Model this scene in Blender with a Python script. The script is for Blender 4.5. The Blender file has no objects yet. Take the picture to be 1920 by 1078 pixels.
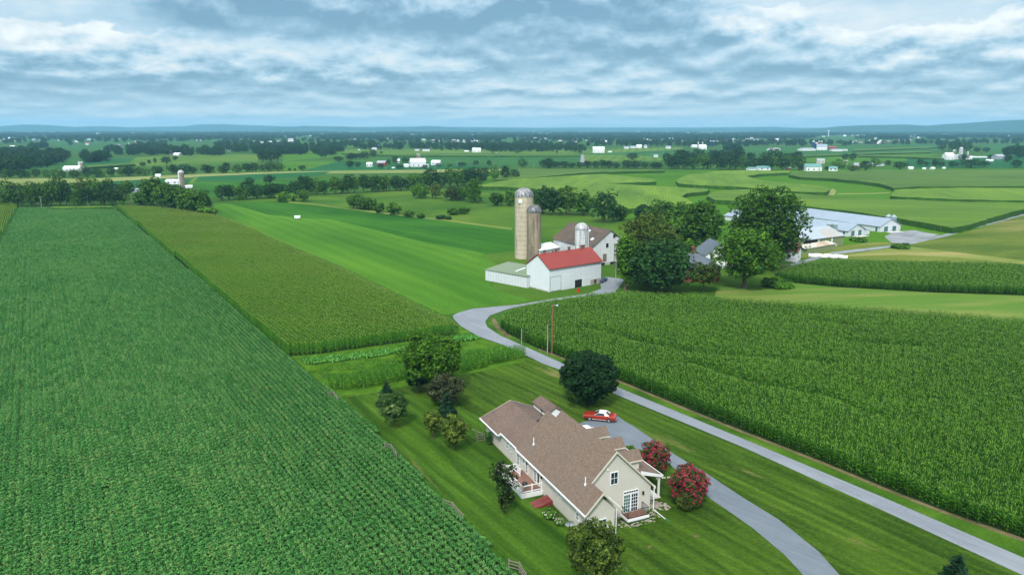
import bpy, math, random
import numpy as np
S = bpy.context.scene
COL = S.collection
R = math.radians
# ------------------------------------------------------------------ camera model (used to turn survey points of the photo into metres)
FPX = 1380.0; PITCH = math.atan(298/1380.0); CAMH = 41.0
def at(px, py, z=0.0):
    u = (px-960)/FPX; v = (py-539)/FPX
    dx, dy, dz = u, math.cos(PITCH)-v*math.sin(PITCH), -math.sin(PITCH)-v*math.cos(PITCH)
    t = (z-CAMH)/dz
    return (dx*t, dy*t, z)
def pj(x, y, z):
    z = z-CAMH
    dep = y*math.cos(PITCH)-z*math.sin(PITCH); up = y*math.sin(PITCH)+z*math.cos(PITCH)
    return 960+FPX*x/dep, 539-FPX*up/dep, dep
cam = bpy.data.cameras.new('camera'); camo = bpy.data.objects.new('camera', cam); COL.objects.link(camo)
cam.sensor_width = 36; cam.lens = 36*FPX/1920; cam.clip_start = 0.5; cam.clip_end = 60000
camo.location = (0, 0, CAMH); camo.rotation_euler = (math.pi/2-PITCH, 0, 0)
S.camera = camo
# ------------------------------------------------------------------ materials
MATS = {}
class NT:
    def __init__(s, tree): s.t = tree; s.n = tree.nodes; s.l = tree.links
    def new(s, typ, **kw):
        n = s.n.new(typ)
        for k, v in kw.items(): setattr(n, k, v)
        return n
    def put(s, inp, v):
        if hasattr(v, 'is_output'): s.l.new(v, inp)
        elif v is not None: inp.default_value = v
    def math(s, op, a, b=None, c=None, clamp=False):
        n = s.new('ShaderNodeMath', operation=op); n.use_clamp = clamp
        s.put(n.inputs[0], a)
        if b is not None: s.put(n.inputs[1], b)
        if c is not None: s.put(n.inputs[2], c)
        return n.outputs[0]
    def noise(s, vec, scale, detail=3, rough=.5, dist=0.0):
        n = s.new('ShaderNodeTexNoise'); s.put(n.inputs['Vector'], vec)
        n.inputs['Scale'].default_value = scale; n.inputs['Detail'].default_value = detail
        n.inputs['Roughness'].default_value = rough; n.inputs['Distortion'].default_value = dist
        return n.outputs['Fac']
    def ramp(s, fac, stops, interp='LINEAR'):
        n = s.new('ShaderNodeValToRGB'); s.put(n.inputs[0], fac); e = n.color_ramp.elements
        n.color_ramp.interpolation = interp
        while len(e) < len(stops): e.new(0.5)
        for i, (p, c) in enumerate(stops):
            e[i].position = p; e[i].color = (c[0], c[1], c[2], 1) if not isinstance(c, (int, float)) else (c, c, c, 1)
        return n.outputs[0]
    def mix(s, fac, a, b, mode='MIX'):
        n = s.new('ShaderNodeMix', data_type='RGBA', blend_type=mode)
        s.put(n.inputs[0], fac)
        for i, v in ((6, a), (7, b)):
            if isinstance(v, (tuple, list)): v = (v[0], v[1], v[2], 1)
            s.put(n.inputs[i], v)
        return n.outputs[2]
    def mapping(s, vec, loc=(0,0,0), rot=(0,0,0), sc=(1,1,1)):
        if rot[2]:      # turn first, stretch after: local Y then runs along the compass heading rot[2]
            v = s.new('ShaderNodeVectorRotate', rotation_type='Z_AXIS'); s.put(v.inputs['Vector'], vec); v.inputs['Angle'].default_value = rot[2]; vec = v.outputs[0]
        n = s.new('ShaderNodeMapping'); s.put(n.inputs[0], vec)
        n.inputs[1].default_value = loc; n.inputs[3].default_value = sc
        return n.outputs[0]
def newmat(name):
    m = bpy.data.materials.new(name); m.use_nodes = True
    t = NT(m.node_tree); t.n.clear()
    out = t.new('ShaderNodeOutputMaterial'); b = t.new('ShaderNodeBsdfPrincipled')
    t.l.new(b.outputs[0], out.inputs[0])
    t.b = b; t.out = out; t.m = m
    MATS[name] = m
    return t
def spec(t, rough, s=0.3): 
    t.b.inputs['Roughness'].default_value = rough; t.b.inputs['Specular IOR Level'].default_value = s
def bump(t, h, strength, dist=0.1):
    n = t.new('ShaderNodeBump'); n.inputs['Strength'].default_value = strength; n.inputs['Distance'].default_value = dist
    t.l.new(h, n.inputs['Height']); t.l.new(n.outputs[0], t.b.inputs['Normal'])
def pos(t): return t.new('ShaderNodeNewGeometry').outputs['Position']
def objc(t): return t.new('ShaderNodeTexCoord').outputs['Object']
def mat_plain(name, c, rough=.6, var=.12, scale=1.5, metallic=0, s=.4):
    t = newmat(name); n = t.noise(objc(t), scale, 5, .6)
    a = tuple(x*(1-var) for x in c); b = tuple(min(1, x*(1+var)) for x in c)
    t.l.new(t.ramp(n, [(.3, a), (.7, b)]), t.b.inputs['Base Color']); spec(t, rough, s)
    t.b.inputs['Metallic'].default_value = metallic
    return MATS[name]
def mat_leaf(name, dark, light, tip=None, transl=.25, rough=.55, patch=None):
    """foliage: every leaf clump its own tint, big soft patches over the crown or field"""
    t = newmat(name)
    g = t.new('ShaderNodeNewGeometry'); oi = t.new('ShaderNodeObjectInfo')
    r = g.outputs['Random Per Island']
    n = t.noise(g.outputs['Position'], patch or .5, 3, .6)
    if patch: f = t.math('ADD', t.math('MULTIPLY', r, .78), t.math('MULTIPLY', n, .32))
    else:   # trees: shoots of one age share a tint
        n = t.ramp(t.noise(g.outputs['Position'], .75, 2, .5), [(.34, 0.0), (.66, 1.0)]); f = t.math('ADD', t.math('MULTIPLY', r, .50), t.math('MULTIPLY', n, .45))
    f = t.math('ADD', f, t.math('MULTIPLY', t.math('SUBTRACT', oi.outputs['Random'], .5), .22))
    stops = [(.2, dark), (.75, light)]
    if tip: stops.append((.93, tip))
    c = t.ramp(f, stops)
    t.l.new(c, t.b.inputs['Base Color']); spec(t, rough+.1, .10)
    if transl:
        tr = t.new('ShaderNodeBsdfTranslucent'); t.l.new(c, tr.inputs[0])
        mx = t.new('ShaderNodeMixShader'); mx.inputs[0].default_value = transl
        t.l.new(t.b.outputs[0], mx.inputs[1]); t.l.new(tr.outputs[0], mx.inputs[2]); t.l.new(mx.outputs[0], t.out.inputs[0])
    return MATS[name]
def mat_ground(name, c1, c2, c3=None, scale=.05, fine=2.5, bumpy=.5, stripe=None, amt=.5, stretch=None, tanpatch=None):
    """grass or crop seen as a sheet: patches at two scales, fine grain, optional mower or drill lines (heading, pitch, strength)"""
    t = newmat(name); p = pos(t)
    q = t.mapping(p, rot=(0, 0, R(stretch[0])), sc=(1, stretch[1], 1)) if stretch else p
    n1 = t.noise(q, scale, 5, .6, .4); n2 = t.noise(p, fine, 4, .7)
    f = t.math('ADD', t.math('MULTIPLY', n1, amt+.15), t.math('MULTIPLY', n2, 1-amt-.15))
    stops = [(.40, c1), (.58, c2)]
    if c3: stops.append((.74, c3))
    c = t.ramp(f, stops)
    if stripe:
        hd, pitch, st = stripe[:3]
        w = t.new('ShaderNodeTexWave', wave_type='BANDS', bands_direction='X', wave_profile='SIN')
        t.l.new(t.mapping(p, rot=(0, 0, R(hd))), w.inputs['Vector'])
        w.inputs['Scale'].default_value = 2*math.pi/(20*pitch); w.inputs['Distortion'].default_value = stripe[3] if len(stripe) > 3 else .6
        w.inputs['Detail'].default_value = 2; w.inputs['Detail Scale'].default_value = .3
        k = t.ramp(w.outputs['Fac'], [(.25, 1-st), (.75, 1+st*.6)])
        c = t.mix(1.0, c, k, 'MULTIPLY')
    if tanpatch:
        col, th, sc, hd, strx = tanpatch
        n3 = t.noise(t.mapping(p, rot=(0, 0, R(hd)), sc=(1, strx, 1)), sc, 4, .65, .3)
        c = t.mix(t.math('MULTIPLY', t.ramp(n3, [(th, 0.0), (th+.12, 1.0)]), t.math('ADD', n2, .15)), c, col)
    t.l.new(c, t.b.inputs['Base Color']); spec(t, .9, .05)
    if bumpy:
        n4 = t.noise(p, fine*3, 3, .7)
        bump(t, t.math('ADD', n2, n4), bumpy, .12)
    return MATS[name]
# foliage
mat_leaf('leaf_soy', (0.0223, 0.0920, 0.0175), (0.0880, 0.3073, 0.0688), (0.2148, 0.3158, 0.0930), .2, .5, .03)
mat_leaf('leaf_corn', (0.0097, 0.0420, 0.0023), (0.0487, 0.1729, 0.0069), (0.1365, 0.3270, 0.0232), .25, .5, .03)
mat_leaf('leaf_corn_ripe', (0.0122, 0.0646, 0.0034), (0.0770, 0.2668, 0.0134), (0.1459, 0.3716, 0.0272), .25, .5, .03)
mat_plain('tassel', (.14, .26, .035), .8, .2)
mat_plain('tassel_ripe', (.24, .29, .05), .8, .2)
mat_leaf('leaf_sorghum', (.014, .070, .004), (.075, .260, .012), (.26, .42, .035), .25, .5, .12)
mat_leaf('leaf_squash', (.03, .13, .012), (.10, .32, .045), (.22, .42, .11), .2, .5, .12)
mat_leaf('leaf_mid', (0.0151, 0.0458, 0.0061), (0.0933, 0.2308, 0.0214), (0.2262, 0.4087, 0.0432), .25)
mat_leaf('leaf_dark', (0.0060, 0.0227, 0.0059), (0.0333, 0.1027, 0.0220), (0.0722, 0.1778, 0.0345), .15)
mat_leaf('leaf_maple', (0.0023, 0.0103, 0.0032), (0.0131, 0.0519, 0.0122), (0.0301, 0.0871, 0.0213), .1)
mat_leaf('leaf_bright', (0.0221, 0.0712, 0.0054), (0.1236, 0.2958, 0.0219), (0.3156, 0.5777, 0.0569), .3)
mat_leaf('leaf_olive', (0.0170, 0.0366, 0.0060), (0.1067, 0.1685, 0.0263), (0.2010, 0.2498, 0.0528), .25)
mat_leaf('leaf_yellowgreen', (0.0228, 0.0487, 0.0066), (0.1549, 0.2367, 0.0344), (0.3648, 0.3658, 0.0627), .3)
mat_leaf('leaf_plum', (0.0148, 0.0233, 0.0084), (0.0794, 0.0983, 0.0380), (0.1602, 0.1700, 0.0789), .15)
mat_leaf('leaf_purple', (.008, .016, .006), (.030, .050, .016), (.10, .040, .030), .1)
mat_leaf('leaf_spruce', (0.0025, 0.0120, 0.0044), (0.0142, 0.0551, 0.0218), (0.0382, 0.0980, 0.0416), .05)
mat_leaf('leaf_blossomtip', (0.0244, 0.0708, 0.0132), (0.0976, 0.1770, 0.0440), (0.4880, 0.4956, 0.2200), .2)
mat_leaf('leaf_crepe', (.012, .035, .010), (.05, .10, .022), (.16, .09, .04), .2)
mat_leaf('blossom_pink', (.24, .006, .035), (.50, .018, .085), (.68, .08, .20), .25)
mat_leaf('blossom_white', (.55, .55, .45), (.8, .8, .7), (.85, .85, .8), .2)
mat_leaf('leaf_far', (0.0066, 0.0260, 0.0091), (0.0242, 0.0700, 0.0168), (0.0495, 0.1100, 0.0245), .1, .7, .02)
mat_plain('bark', (.10, .075, .055), .9, .3, 3)
# ground covers
mat_ground('g_base', (0.0252, 0.0723, 0.0082), (0.0421, 0.1098, 0.0122), None, .004, .6, .4)
mat_ground('g_verge', (0.0245, 0.0744, 0.0056), (0.0630, 0.1398, 0.0112), (0.1400, 0.1785, 0.0280), .12, 3, .6)
mat_ground('g_lawn', (0.0226, 0.0545, 0.0050), (0.0598, 0.1176, 0.0101), (0.1185, 0.1693, 0.0252), .45, 2.2, .8, (-35, 1.5, .13, .8), .5, (-35, .10, 1), ((.20, .18, .065), .62, .22, -35, .3))
mat_ground('g_lawn_back', (0.0213, 0.0612, 0.0050), (0.0553, 0.1232, 0.0101), (0.1329, 0.2218, 0.0151), .45, 2.2, .8, (-33, 1.8, .13, 1.2), .55, (-33, .08, 1), ((.14, .15, .045), .60, .2, -33, .15))
mat_ground('g_clover', (0.0345, 0.1125, 0.0080), (0.0690, 0.1755, 0.0130), (0.0978, 0.1980, 0.0180), .03, 1.1, .6, (-33, 6.0, .07, 2.5), .5, (-33, .22, 1), ((.13, .22, .025), .60, .03, -33, .35))
mat_ground('g_alfalfa', (0.0150, 0.0770, 0.0056), (0.0360, 0.1265, 0.0096), None, .03, 1.0, .5, (-40, 7, .06, 2), .55, (-40, .3, 1), ((.05, .15, .02), .62, .03, -40, .4))
mat_ground('g_pasture', (0.0310, 0.0893, 0.0078), (0.0682, 0.1367, 0.0130), (0.1240, 0.1507, 0.0304), .02, 1.0, .5, None, .6, None, ((.19, .15, .06), .66, .03, 60, .6))
mat_ground('g_paddock', (0.0560, 0.0988, 0.0128), (0.1360, 0.1672, 0.0288), (0.1920, 0.1748, 0.0512), .03, 1.0, .5, None, .6, (70, .3, 1), ((.24, .2, .09), .56, .02, 75, .3))
mat_ground('g_grassway', (0.0585, 0.1292, 0.0164), (0.0897, 0.1758, 0.0246), None, .03, 1.2, .3, None, .6, (85, .2, 1), ((.30, .25, .09), .52, .03, 86, .18))
mat_ground('g_stubble', (0.0975, 0.1425, 0.0263), (0.1650, 0.2025, 0.0450), (0.2700, 0.2250, 0.0975), .02, 1.0, .4, None, .6, (80, .2, 1), ((.36, .27, .13), .55, .02, 78, .2))
mat_ground('g_soil', (.010, .024, .006), (.020, .040, .010), None, .3, 3, .5)
mat_ground('g_dirt', (.075, .075, .03), (.17, .135, .07), None, .3, 2, .5)
mat_ground('g_hay', (0.0363, 0.1121, 0.0047), (0.0605, 0.1534, 0.0068), None, .01, .5, .3)
mat_ground('g_limefield', (0.0608, 0.1298, 0.0139), (0.0939, 0.1658, 0.0221), None, .01, .4, .4, (10, 14, .15, 2))
mat_ground('g_greenfield', (0.0208, 0.0803, 0.0167), (0.0327, 0.1130, 0.0214), None, .01, .4, .4)
mat_ground('g_darkfield', (0.0096, 0.0680, 0.0176), (0.0176, 0.1000, 0.0272), None, .01, .4, .4)
mat_ground('g_tanfield', (0.1368, 0.1872, 0.0480), (0.2160, 0.2340, 0.0880), None, .01, .4, .4)
mat_ground('g_garden', (0.0279, 0.0843, 0.0050), (0.0682, 0.1538, 0.0099), (0.1054, 0.1885, 0.0149), .35, 3, .7)
# standing corn too far off to build leaf by leaf: rows and ragged tops
def mat_crop(name, c1, c2, hd, pitch, st):
    t = newmat(name); p = pos(t)
    w = t.new('ShaderNodeTexWave', wave_type='BANDS', bands_direction='X'); t.l.new(t.mapping(p, rot=(0, 0, R(hd))), w.inputs['Vector'])
    w.inputs['Scale'].default_value = 2*math.pi/(20*pitch); w.inputs['Distortion'].default_value = 3; w.inputs['Detail'].default_value = 2
    w.inputs['Detail Scale'].default_value = .25
    n1 = t.noise(t.mapping(p, rot=(0, 0, R(hd+80)), sc=(.3, 1, 1)), .02, 4, .6, .5); n2 = t.noise(p, .9, 4, .75)
    n3 = t.noise(t.mapping(p, rot=(0, 0, R(hd+90)), sc=(.12, 1, 1)), .16, 4, .65, .8)
    f = t.math('ADD', t.math('MULTIPLY', n1, .40), t.math('ADD', t.math('MULTIPLY', n2, .30), t.math('MULTIPLY', n3, .30)))
    f = t.math('ADD', f, t.math('MULTIPLY', t.math('SUBTRACT', w.outputs['Fac'], .5), st))
    t.l.new(t.ramp(f, [(.38, c1), (.60, c2)]), t.b.inputs['Base Color']); spec(t, .8, .15)
    bump(t, t.math('ADD', n2, t.math('MULTIPLY', w.outputs['Fac'], .5)), .8, .6)
mat_crop('crop_yellow', (0.0440, 0.1144, 0.0062), (0.1364, 0.2332, 0.0141), 12, 1.6, .035)
mat_crop('crop_green', (0.0306, 0.0900, 0.0054), (0.1125, 0.2025, 0.0117), -70, 1.6, .035)
mat_crop('crop_side_shaded', (0.0180, 0.0600, 0.0060), (0.0450, 0.1275, 0.0120), -70, 1.2, .10)  # block sides: shade between leaves put into the colour; darker lower leaves, no tassels
mat_crop('crop_olive', (.034, .085, .010), (.085, .158, .016), -75, 1.6, .03)
# hard surfaces
def mat_asphalt(name, a, b, hd):
    t = newmat(name); p = pos(t)
    n1 = t.noise(t.mapping(p, rot=(0, 0, R(hd)), sc=(1.2, .06, 1)), 1.0, 5, .65); n2 = t.noise(p, 6, 4, .7); n3 = t.noise(p, .15, 4, .6)
    f = t.math('ADD', t.math('MULTIPLY', n1, .4), t.math('ADD', t.math('MULTIPLY', n2, .25), t.math('MULTIPLY', n3, .35)))
    c = t.ramp(f, [(.35, a), (.65, b)])
    v = t.new('ShaderNodeTexVoronoi', feature='DISTANCE_TO_EDGE'); t.l.new(t.mapping(p, rot=(0, 0, R(hd)), sc=(1, .55, 1)), v.inputs['Vector']); v.inputs['Scale'].default_value = .16
    vv = t.math('ADD', v.outputs['Distance'], t.math('MULTIPLY', t.math('SUBTRACT', n3, .5), .25))
    c = t.mix(t.ramp(t.math('ABSOLUTE', vv), [(.003, .22), (.010, 0.0)]), c, (.07, .08, .09))
    t.l.new(c, t.b.inputs['Base Color']); spec(t, .85, .2); bump(t, n2, .3, .02)
mat_asphalt('asphalt_lane', (0.1480, 0.1702, 0.1961), (0.2331, 0.2553, 0.2775), -35)
mat_asphalt('asphalt_drive', (0.1000, 0.1240, 0.1480), (0.1640, 0.1880, 0.2160), -45)
mat_ground('gravel', (0.1540, 0.1680, 0.1890), (0.2660, 0.2800, 0.2940), None, .15, 3, .4, None, .5, None, ((.07, .12, .03), .54, .10, 75, .3))
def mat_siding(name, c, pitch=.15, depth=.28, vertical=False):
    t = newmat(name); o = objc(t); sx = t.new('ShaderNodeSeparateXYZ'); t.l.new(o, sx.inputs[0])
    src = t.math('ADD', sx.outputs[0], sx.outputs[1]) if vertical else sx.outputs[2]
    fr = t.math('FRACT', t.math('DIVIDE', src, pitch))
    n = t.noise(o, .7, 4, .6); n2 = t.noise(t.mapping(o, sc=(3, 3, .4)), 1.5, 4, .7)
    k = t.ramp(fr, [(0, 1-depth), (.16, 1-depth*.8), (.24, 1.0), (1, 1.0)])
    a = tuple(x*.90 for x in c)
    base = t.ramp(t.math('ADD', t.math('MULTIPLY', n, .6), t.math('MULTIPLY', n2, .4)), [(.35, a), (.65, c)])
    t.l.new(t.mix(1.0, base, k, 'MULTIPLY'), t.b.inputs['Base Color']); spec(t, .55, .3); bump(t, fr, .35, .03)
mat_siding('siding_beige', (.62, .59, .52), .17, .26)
mat_siding('barn_white', (.69, .74, .78), .45, .12, True)
mat_siding('metal_white', (.60, .64, .67), 1.0, .16, True)
mat_siding('shed_green', (.20, .25, .12), .8, .12, True)
def mat_oldwhite():
    t = newmat('old_white'); o = objc(t)
    n = t.noise(t.mapping(o, sc=(2.2, 2.2, .25)), 1.2, 6, .7); n1 = t.noise(o, .35, 4, .6)
    f = t.math('ADD', t.math('MULTIPLY', n, .6), t.math('MULTIPLY', n1, .4))
    t.l.new(t.ramp(f, [(.28, (.30, .30, .29)), (.42, (.50, .52, .54)), (.6, (.60, .62, .65))]), t.b.inputs['Base Color']); spec(t, .75, .2)
mat_oldwhite()
def mat_shingle(name, c1, c2, c3):
    t = newmat(name); o = objc(t)
    br = t.new('ShaderNodeTexBrick'); t.l.new(o, br.inputs['Vector'])
    br.inputs['Scale'].default_value = 1; br.inputs['Brick Width'].default_value = .33; br.inputs['Row Height'].default_value = .15
    br.inputs['Mortar Size'].default_value = .02; br.inputs['Mortar Smooth'].default_value = .3
    br.inputs['Color1'].default_value = (*c1, 1); br.inputs['Color2'].default_value = (*c2, 1); br.inputs['Mortar'].default_value = (*(x*.6 for x in c1), 1)
    n = t.noise(o, .22, 5, .65, .5); n2 = t.noise(o, 5, 3, .7)
    c = t.mix(t.math('MULTIPLY', t.ramp(n, [(.42, 0.0), (.66, 1.0)]), .8), br.outputs['Color'], c3)
    c = t.mix(.35, c, t.mix(1.0, c, t.ramp(n2, [(.3, .55), (.7, 1.45)]), 'MULTIPLY'))
    t.l.new(c, t.b.inputs['Base Color']); spec(t, .9, .15); bump(t, t.math('ADD', n2, br.outputs['Fac']), .35, .02)
mat_shingle('shingle_brown', (.165, .118, .088), (.215, .160, .122), (.150, .120, .098))
mat_shingle('shingle_garage', (.155, .108, .085), (.19, .138, .110), (.10, .080, .072))
mat_shingle('shingle_barn', (.085, .070, .064), (.12, .10, .09), (.15, .105, .07))
mat_shingle('slate', (.10, .125, .15), (.14, .17, .20), (.12, .15, .18))
mat_shingle('shingle_redbrown', (.14, .06, .05), (.19, .085, .07), (.12, .07, .06))
def mat_metalroof(name, c, ribs=.9, rust=None, axis=0):
    t = newmat(name); o = objc(t); sx = t.new('ShaderNodeSeparateXYZ'); t.l.new(o, sx.inputs[0])
    fr = t.math('FRACT', t.math('DIVIDE', sx.outputs[axis], ribs))
    n = t.noise(o, .12, 5, .6); n2 = t.noise(t.mapping(o, sc=(.6, 3, 1)), .8, 4, .7)
    f = t.math('ADD', t.math('MULTIPLY', n, .5), t.math('MULTIPLY', n2, .5))
    b = t.ramp(f, [(.35, tuple(x*.86 for x in c)), (.65, tuple(min(1, x*1.06) for x in c))])
    if rust: b = t.mix(t.ramp(n, [(.52, 0.0), (.64, .8)]), b, rust)
    t.l.new(t.mix(1.0, b, t.ramp(fr, [(0, .84), (.1, 1.0), (1, 1.0)]), 'MULTIPLY'), t.b.inputs['Base Color']); spec(t, .5, .3)
mat_metalroof('roof_red', (.245, .036, .028), 1.1)
mat_metalroof('roof_greygreen', (0.155, 0.205, 0.124), 3.2)
mat_metalroof('roof_steel', (0.255, 0.315, 0.383), 1.2)
mat_metalroof('roof_steel_rusty', (.34, .40, .45), 1.2, (.36, .32, .27))
mat_metalroof('roof_trough', (.52, .50, .42), 1.2, (.36, .20, .11))
mat_metalroof('roof_white', (.72, .78, .84), 1.2)
mat_metalroof('roof_teal', (.12, .27, .25), 1.0)
def mat_stave(name, base, stain, ring, th):
    t = newmat(name); o = objc(t); sx = t.new('ShaderNodeSeparateXYZ'); t.l.new(o, sx.inputs[0])
    fr = t.math('FRACT', t.math('DIVIDE', sx.outputs[2], ring))
    n = t.noise(t.mapping(o, sc=(1.2, 1.2, .10)), 1.0, 6, .7); n2 = t.noise(o, 1.6, 4, .7)
    b = t.mix(t.ramp(n, [(th, .85), (th+.16, 0.0)]), base, stain)
    b = t.mix(.3, b, t.mix(1.0, b, t.ramp(n2, [(.3, .6), (.7, 1.35)]), 'MULTIPLY'))
    t.l.new(t.mix(1.0, b, t.ramp(fr, [(0, .58), (.07, .70), (.13, 1.0), (1, 1.0)]), 'MULTIPLY'), t.b.inputs['Base Color']); spec(t, .8, .2)
mat_stave('stave_tan', (.50, .44, .335), (.28, .235, .175), 1.5, .32)
mat_stave('stave_old', (.34, .28, .20), (.12, .10, .08), .75, .42)
mat_stave('stave_white', (.62, .65, .66), (.20, .20, .19), .75, .40)
def mat_dome(name, a, b):
    t = newmat(name); o = objc(t); n = t.noise(t.mapping(o, sc=(1.5, 1.5, .3)), 1.2, 5, .7)
    t.l.new(t.ramp(n, [(.38, a), (.62, b)]), t.b.inputs['Base Color']); spec(t, .5, .5); t.b.inputs['Metallic'].default_value = .3
mat_dome('dome_dark', (.045, .05, .055), (.22, .23, .24)); mat_dome('dome_tall', (.07, .075, .08), (.42, .43, .44)); mat_dome('dome_grey', (.30, .31, .32), (.50, .51, .52))
mat_plain('white_trim', (.76, .77, .77), .5, .05); mat_plain('cream_trim', (.55, .52, .42), .5, .06)
mat_plain('white_paint', (.74, .76, .78), .5, .06); mat_plain('house_white', (.70, .72, .74), .6, .08)
mat_plain('glass_dark', (.020, .032, .045), .08, .4, .8, 0, .6); mat_plain('glass_green', (.03, .10, .085), .08, .4, .8, 0, .6)
mat_plain('door_green', (.055, .13, .13), .5, .15); mat_plain('deck_brown', (.20, .105, .075), .7, .12, 4)
mat_plain('iron_black', (.015, .015, .017), .45, .2); mat_plain('bilco_red', (.16, .032, .028), .4, .1)
mat_plain('foundation', (.42, .38, .30), .9, .15, 2); mat_plain('stone_wall', (.36, .34, .30), .9, .35, 2.5)
mat_plain('river_stone', (.27, .24, .20), .9, .4, 1.2); mat_plain('weathered_wood', (.16, .14, .11), .9, .25, 3)
mat_plain('pole_brown', (.20, .10, .045), .9, .2, 1); mat_plain('pole_grey', (.26, .26, .24), .9, .2, 1); mat_plain('pole_dark', (.13, .10, .085), .9, .2, 1)
mat_plain('brick_red', (.20, .065, .045), .9, .25, 3); mat_plain('chimney_rust', (.19, .10, .085), .9, .3, 3); mat_plain('dark_hole', (.012, .012, .013), .9, .2)
mat_plain('car_red', (.30, .030, .014), .22, .03, 1, .15, .6); mat_plain('vinyl_white', (.76, .74, .66), .6, .04); mat_plain('chrome', (.75, .76, .78), .18, .05, 2, .9)
mat_plain('car_white', (.78, .80, .82), .25, .03); mat_plain('tyre', (.02, .02, .021), .8, .1); mat_plain('interior', (.04, .03, .028), .8, .2)
mat_plain('steel_bin', (.34, .42, .45), .35, .12, 2, .5); mat_plain('silo_blue', (.018, .05, .12), .4, .2); mat_plain('red_plastic', (.55, .02, .02), .4, .1)
mat_plain('plastic_blue', (.03, .35, .62), .4, .1); mat_plain('dish_grey', (.50, .56, .62), .4, .05); mat_plain('concrete', (.50, .49, .45), .9, .12, .5)
mat_plain('bale_wrap', (.78, .80, .80), .35, .06, 1); mat_plain('green_plastic', (.02, .10, .05), .5, .1); mat_plain('soil_brown', (.16, .10, .06), .95, .25, 1)
mat_plain('barn_red', (.28, .055, .05), .8, .2, 1); mat_plain('cow_white', (.6, .6, .58), .8, .1); mat_plain('cow_black', (.02, .02, .02), .8, .1)
mat_plain('roof_grey', (.30, .33, .36), .7, .15, .5)
M = MATS
# ------------------------------------------------------------------ mesh helpers
class MB:
    def __init__(s): s.v = []; s.f = []; s.m = []
    def add(s, vs, fs, mi=0):
        o = len(s.v); s.v += [tuple(v) for v in vs]
        for f in fs: s.f.append(tuple(i+o for i in f)); s.m.append(mi)
        return s
    def box(s, x0, x1, y0, y1, z0, z1, mi=0):
        return s.add([(x0,y0,z0),(x1,y0,z0),(x1,y1,z0),(x0,y1,z0),(x0,y0,z1),(x1,y0,z1),(x1,y1,z1),(x0,y1,z1)],
                     [(0,3,2,1),(4,5,6,7),(0,1,5,4),(1,2,6,5),(2,3,7,6),(3,0,4,7)], mi)
    def slab(s, quad, th, mi=0):
        """a roof plane or board: quad of 4 points (upper face), thickened straight down"""
        lo = [(x, y, z-th) for x, y, z in quad]
        return s.add(list(quad)+lo, [(0,1,2,3),(7,6,5,4),(0,4,5,1),(1,5,6,2),(2,6,7,3),(3,7,4,0)], mi)
    def cyl(s, x, y, z0, z1, r, n=16, r2=None, mi=0, cap=True):
        r2 = r if r2 is None else r2
        a = [(x+r*math.cos(2*math.pi*i/n), y+r*math.sin(2*math.pi*i/n), z0) for i in range(n)]
        b = [(x+r2*math.cos(2*math.pi*i/n), y+r2*math.sin(2*math.pi*i/n), z1) for i in range(n)]
        fs = [(i, (i+1) % n, n+(i+1) % n, n+i) for i in range(n)]
        if cap: fs += [tuple(range(n))[::-1], tuple(range(n, 2*n))]
        return s.add(a+b, fs, mi)
    def dome(s, x, y, z, r, h, n=20, k=6, mi=0):
        vs = []; fs = []
        for j in range(k):
            a = j/k*math.pi/2
            for i in range(n): vs.append((x+r*math.cos(a)*math.cos(2*math.pi*i/n), y+r*math.cos(a)*math.sin(2*math.pi*i/n), z+h*math.sin(a)))
        vs.append((x, y, z+h))
        for j in range(k-1):
            for i in range(n): fs.append((j*n+i, j*n+(i+1) % n, (j+1)*n+(i+1) % n, (j+1)*n+i))
        for i in range(n): fs.append(((k-1)*n+i, (k-1)*n+(i+1) % n, len(vs)-1))
        return s.add(vs, fs, mi)
    def tube(s, p, q, r, n=6, r2=None, mi=0):
        p = np.array(p, float); q = np.array(q, float); d = q-p; L = np.linalg.norm(d)+1e-9; d /= L
        a = np.cross(d, (0, 0, 1) if abs(d[2]) < .9 else (1, 0, 0)); a /= np.linalg.norm(a); b = np.cross(d, a)
        r2 = r if r2 is None else r2
        vs = [p+r*(math.cos(t)*a+math.sin(t)*b) for t in [2*math.pi*i/n for i in range(n)]] + [q+r2*(math.cos(t)*a+math.sin(t)*b) for t in [2*math.pi*i/n for i in range(n)]]
        return s.add([tuple(v) for v in vs], [(i, (i+1) % n, n+(i+1) % n, n+i)[::-1] for i in range(n)]+[tuple(range(n)), tuple(range(n, 2*n))[::-1]], mi)
    def wire(s, pts, r, n=5, mi=0):
        for a, b in zip(pts[:-1], pts[1:]): s.tube(a, b, r, n, None, mi)
        return s
    def gable(s, x0, x1, y0, y1, zb, ze, zr, mi=0, yr=None):
        """closed wall body under a gable roof, ridge along x"""
        yr = (y0+y1)/2 if yr is None else yr
        return s.add([(x0,y0,zb),(x0,y1,zb),(x0,y1,ze),(x0,yr,zr),(x0,y0,ze),(x1,y0,zb),(x1,y1,zb),(x1,y1,ze),(x1,yr,zr),(x1,y0,ze)],
                     [(4,3,2,1,0),(5,6,7,8,9),(0,5,9,4),(1,2,7,6),(4,9,8,3),(3,8,7,2),(0,1,6,5)], mi)
    def build(s, name, mats, parent=None, **kw):
        me = bpy.data.meshes.new(name); me.from_pydata(s.v, [], s.f)
        if not isinstance(mats, (list, tuple)): mats = [mats]
        for m in mats: me.materials.append(M[m])
        me.polygons.foreach_set('material_index', s.m); me.update()
        return link(name, me, parent, **kw)
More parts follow.
